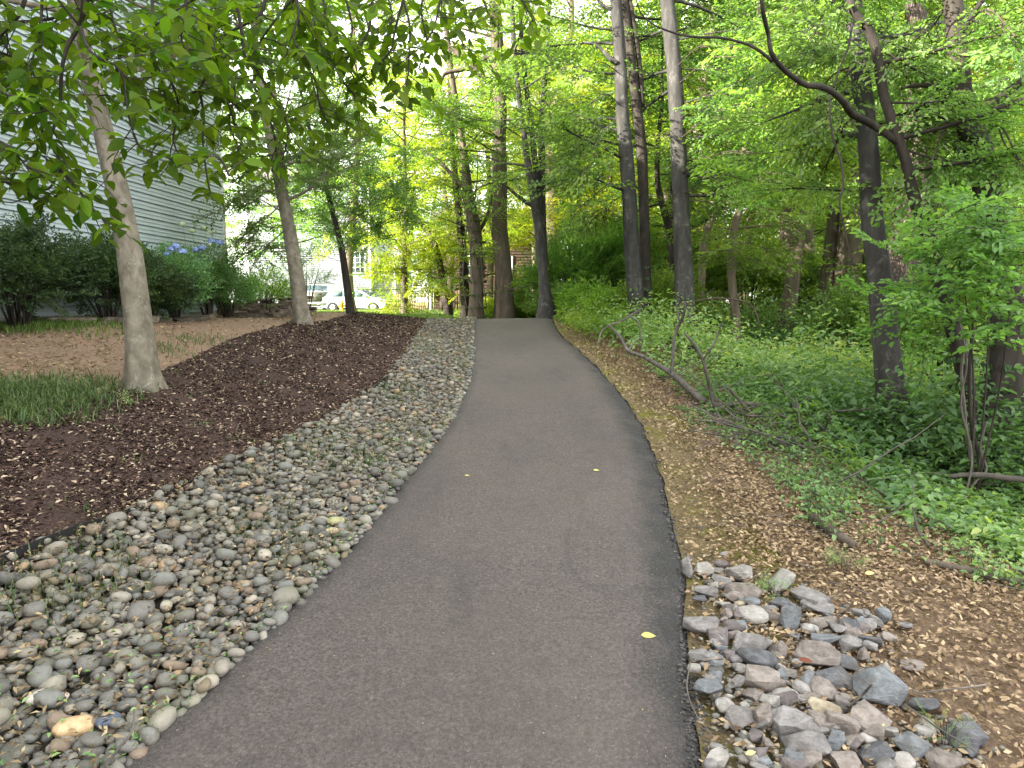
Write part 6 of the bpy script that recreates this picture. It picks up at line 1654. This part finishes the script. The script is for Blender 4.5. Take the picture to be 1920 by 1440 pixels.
def add_leaves(Q, t0=.2, dens=1., lf=(.045, .088), tone=(0, 1)):
    L_ = np.linalg.norm(np.diff(Q, axis=0), axis=1).sum(); n = int(L_ * dens / .045)
    for i in range(n):
        t = t0 + (1 - t0) * (i + .5) / n; k = t * (len(Q) - 1); j = min(int(k), len(Q) - 2); p = Q[j] + (Q[j + 1] - Q[j]) * (k - j); d = unit(Q[j + 1] - Q[j])
        side = unit(np.cross(d, [0, 0, 1.])) * (1 if i % 2 else -1)
        if np.linalg.norm(np.cross(d, [0, 0, 1.])) < .4: a = R.uniform(0, 6.28); side = np.array([math.cos(a), math.sin(a), 0])
        dd = unit(d * .5 + side * .8 + [0, 0, -.25] + R.normal(0, .28, 3))
        LP.append(p + dd * .008); LD.append(dd); LN.append(unit(np.array([0, 0, 1.]) + R.normal(0, .45, 3))); LS.append(R.uniform(*lf)); LT.append(R.uniform(*tone))
def side_twigs(Q, n, L_, t0=.15, tone=(0, 1), lf=(.045, .088), down=-.1):
    for i in range(n):
        t = t0 + (1 - t0) * (i + R.random()) / n; j = min(int(t * (len(Q) - 1)), len(Q) - 2); d = unit(Q[j + 1] - Q[j]); a = R.uniform(0, 6.28)
        dd = unit(d * .4 + np.array([math.cos(a), math.sin(a), down + R.normal(0, .3)]))
        P = limb_path(Q[j], dd, L_ * R.uniform(.5, 1.3), -.15, 6, .12); gwig.tube(P, np.linspace(.0028, .001, len(P)), 4, cap=False); add_leaves(P, .12, 1.15, lf, tone)
hangs = [
 (2.6, 10, [(165,-60),(160,0),(150,45),(125,90),(115,140),(112,200),(95,262),(112,300),(113,322)], 10, .22), (2.6, 6, [(113,320),(140,345),(168,385),(188,405),(200,425)], 4, .16), (2.6, 5, [(113,320),(95,350),(75,360),(40,375)], 4, .16),
 (2.7, 9, [(56,-40),(40,20),(22,45),(0,70),(-40,110)], 6, .25), (2.7, 7, [(30,42),(90,36),(150,15),(190,-20)], 5, .22), (2.5, 7, [(150,50),(165,90),(190,112),(215,122),(232,150),(238,200),(250,250)], 7, .2),
 (3.0, 6, [(285,-20),(286,50),(284,90),(300,140),(310,180)], 7, .24), (2.9, 6, [(300,130),(285,140),(260,165),(240,190)], 5, .2), (3.1, 7, [(400,60),(396,110),(375,165),(345,180),(320,195)], 7, .22),
 (3.1, 5, [(374,168),(382,215),(380,260),(388,330),(397,370)], 5, .18), (3.1, 5, [(376,170),(400,175),(425,190),(440,235)], 5, .18), (3.0, 7, [(440,-10),(452,50),(458,100),(480,130),(505,170),(530,210),(540,250),(530,300)], 9, .2),
 (3.2, 8, [(500,-20),(495,10),(480,35),(430,60),(410,75)], 6, .24), (3.2, 6, [(700,-20),(690,60),(660,100),(640,120)], 6, .22), (3.2, 5, [(753,-10),(767,40),(768,80),(765,140),(757,185)], 6, .18),
 (3.2, 5, [(756,0),(740,60),(735,90),(715,115),(695,135)], 5, .18), (3.1, 6, [(600,-30),(610,30),(600,80),(625,120)], 6, .22), (3.3, 5, [(830,-30),(822,20),(810,60),(790,90)], 5, .18), (3.3, 5, [(900,-40),(910,10),(930,50)], 5, .16),
 (3.3, 5, [(960,-30),(985,10),(1000,40)], 4, .16), (2.4, 6, [(-40,150),(20,180),(60,190),(100,215)], 7, .2), (2.4, 6, [(-40,250),(10,270),(40,300),(60,330)], 7, .18), (2.5, 6, [(-40,330),(0,340),(30,345),(60,370)], 5, .16),
 (2.7, 6, [(200,-30),(210,30),(225,70),(260,90)], 7, .24), (2.7, 6, [(340,-40),(350,20),(340,70),(355,110)], 7, .24), (2.8, 6, [(540,-30),(560,20),(550,70),(570,110)], 7, .24), (2.6, 6, [(80,-30),(75,60),(60,120),(70,160)], 7, .22),
 (3.0, 5, [(250,250),(262,275),(285,290),(270,330)], 4, .14), (3.3, 5, [(560,100),(590,150),(600,200),(620,240)], 7, .2), (3.3, 5, [(640,150),(670,185),(680,190)], 4, .15), (2.8, 6, [(-20,90),(30,110),(70,130)], 6, .22),
 (2.5, 5, [(430,330),(415,300),(400,290)], 3, .14), (3.4, 5, [(470,150),(500,210),(515,260),(520,320)], 6, .18), (3.4, 5, [(720,-30),(735,30),(725,80),(740,130)], 7, .22), (3.6, 5, [(800,-40),(790,20),(800,80),(785,130)], 7, .22), (3.5, 5, [(640,-30),(660,50),(650,110),(670,160)], 8, .24), (3.8, 5, [(860,-30),(850,20),(860,60),(870,90)], 6, .2), (3.6, 5, [(560,-30),(590,40),(580,110),(590,170),(610,215)], 8, .24), (3.4, 5, [(420,120),(440,170),(430,230),(450,290),(440,330)], 7, .2), (3.0, 5, [(320,150),(335,200),(325,260),(340,300)], 6, .18), (2.8, 5, [(60,170),(80,230),(70,280),(90,300)], 6, .18),
 (2.9, 6, [(450,-40),(380,-10),(330,20),(280,60),(250,120)], 9, .22), (2.9, 6, [(650,-50),(560,-10),(500,60),(470,110)], 8, .22)]
A_lo = Pt[int(len(Pt) * .45)]; A_hi = Pt[int(len(Pt) * .62)]
ends = []
for D, w0, pts, ns, L_ in hangs:
    Q = near_twig(pts, D, w0); add_leaves(Q, .25, .8); side_twigs(Q, int(ns * 1.5), L_ * 1.2, .0); ends.append(Q[0])
# limbs that carry the twigs from the trunk
for tgt in ([-1.2, 2.3, 3.9], [.1, 3.0, 3.95], [-2.3, 2.3, 3.6], [-.6, 3.2, 3.7]):
    q = np.array(tgt); P = curve([A_hi if tgt[2] > 3.7 else A_lo, (A_hi + q) / 2 + [0, 0, .35], q], 14); g = Geo(); g.tube(P, np.linspace(.05, .012, len(P)), 8, .05); obj('limb', g, B_twig, ov, True)
    for e_ in sorted(ends, key=lambda e_: np.linalg.norm(e_ - q))[:12]:
        gwig.tube(curve([P[-3], (q + e_) / 2 + [0, 0, .08], e_], 8), [.006, .005, .004, .004, .004, .004, .004, .004][:8] if len(curve([P[-3], (q + e_) / 2, e_], 8)) == 8 else .0045, 5)
# the rest of its crown above and beside the view
gl, gw = Geo(), Geo()
for i in range(16):
    a = R.uniform(0, 6.28); leafy_limb(gl, gw, Pt[R.integers(int(len(Pt) * .6), len(Pt))], [math.cos(a), math.sin(a), .25], R.uniform(1.2, 2.6), .02, .1, 8, .7, SPR_BIG, 1, (0, .9), .3, .8)
obj('crown', gl, G_near, ov, False, 'stuff'); obj('twigs', gwig, B_dark, ov, True, 'stuff'); obj('upper_branches', gw, B_twig, ov, False, 'stuff')
LP, LD, LN, LS, LT = map(np.array, (LP, LD, LN, LS, LT))
rel = LP - np.array([0, 0, H]); dep = rel[:, 1] * CP - rel[:, 2] * SP; uu = 960 + F * rel[:, 0] / dep; vv = 720 + F * (-rel[:, 1] * SP - rel[:, 2] * CP) / dep
inv = (uu > -20) & (uu < 1940) & (vv > -20) & (vv < 1440)
sc_o = LS / dep * inv; topl = np.argsort(-sc_o)[:300]
variants = []
for k in range(8):
    g = Geo(); leaf_faces(g, np.zeros((1, 3)), np.array([[1., 0, 0]]), np.array([[0, 0, 1.]]), 1.0, R.uniform(.46, .58), np.array([k / 7.]), 3, R.uniform(.05, .3), R.uniform(.08, .2))
    me = to_mesh('leaf', g, True); me.materials.append(G_near); variants.append(me)
msk = np.ones(len(LP), bool); msk[topl] = False
for k in topl:
    d = LD[k]; n_ = unit(LN[k] - np.dot(LN[k], d) * d); s_ = np.cross(n_, d)
    o = bpy.data.objects.new('leaf', variants[int(LT[k] * 7.99)]); sc.collection.objects.link(o); o.parent = ov
    Mx = Matrix([[d[i] * LS[k], s_[i] * LS[k], n_[i] * LS[k], LP[k][i] - b0[i]] for i in range(3)] + [[0, 0, 0, 1]]); o.matrix_basis = Mx
g = Geo(); leaf_faces(g, LP[msk], LD[msk], LN[msk], LS[msk], .52, LT[msk], 3, .15, .14); obj('leaves', g, G_near, ov, True, 'stuff')
print('near leaves', len(LP), 'tris', sum(len(m.polygons) for m in bpy.data.meshes))
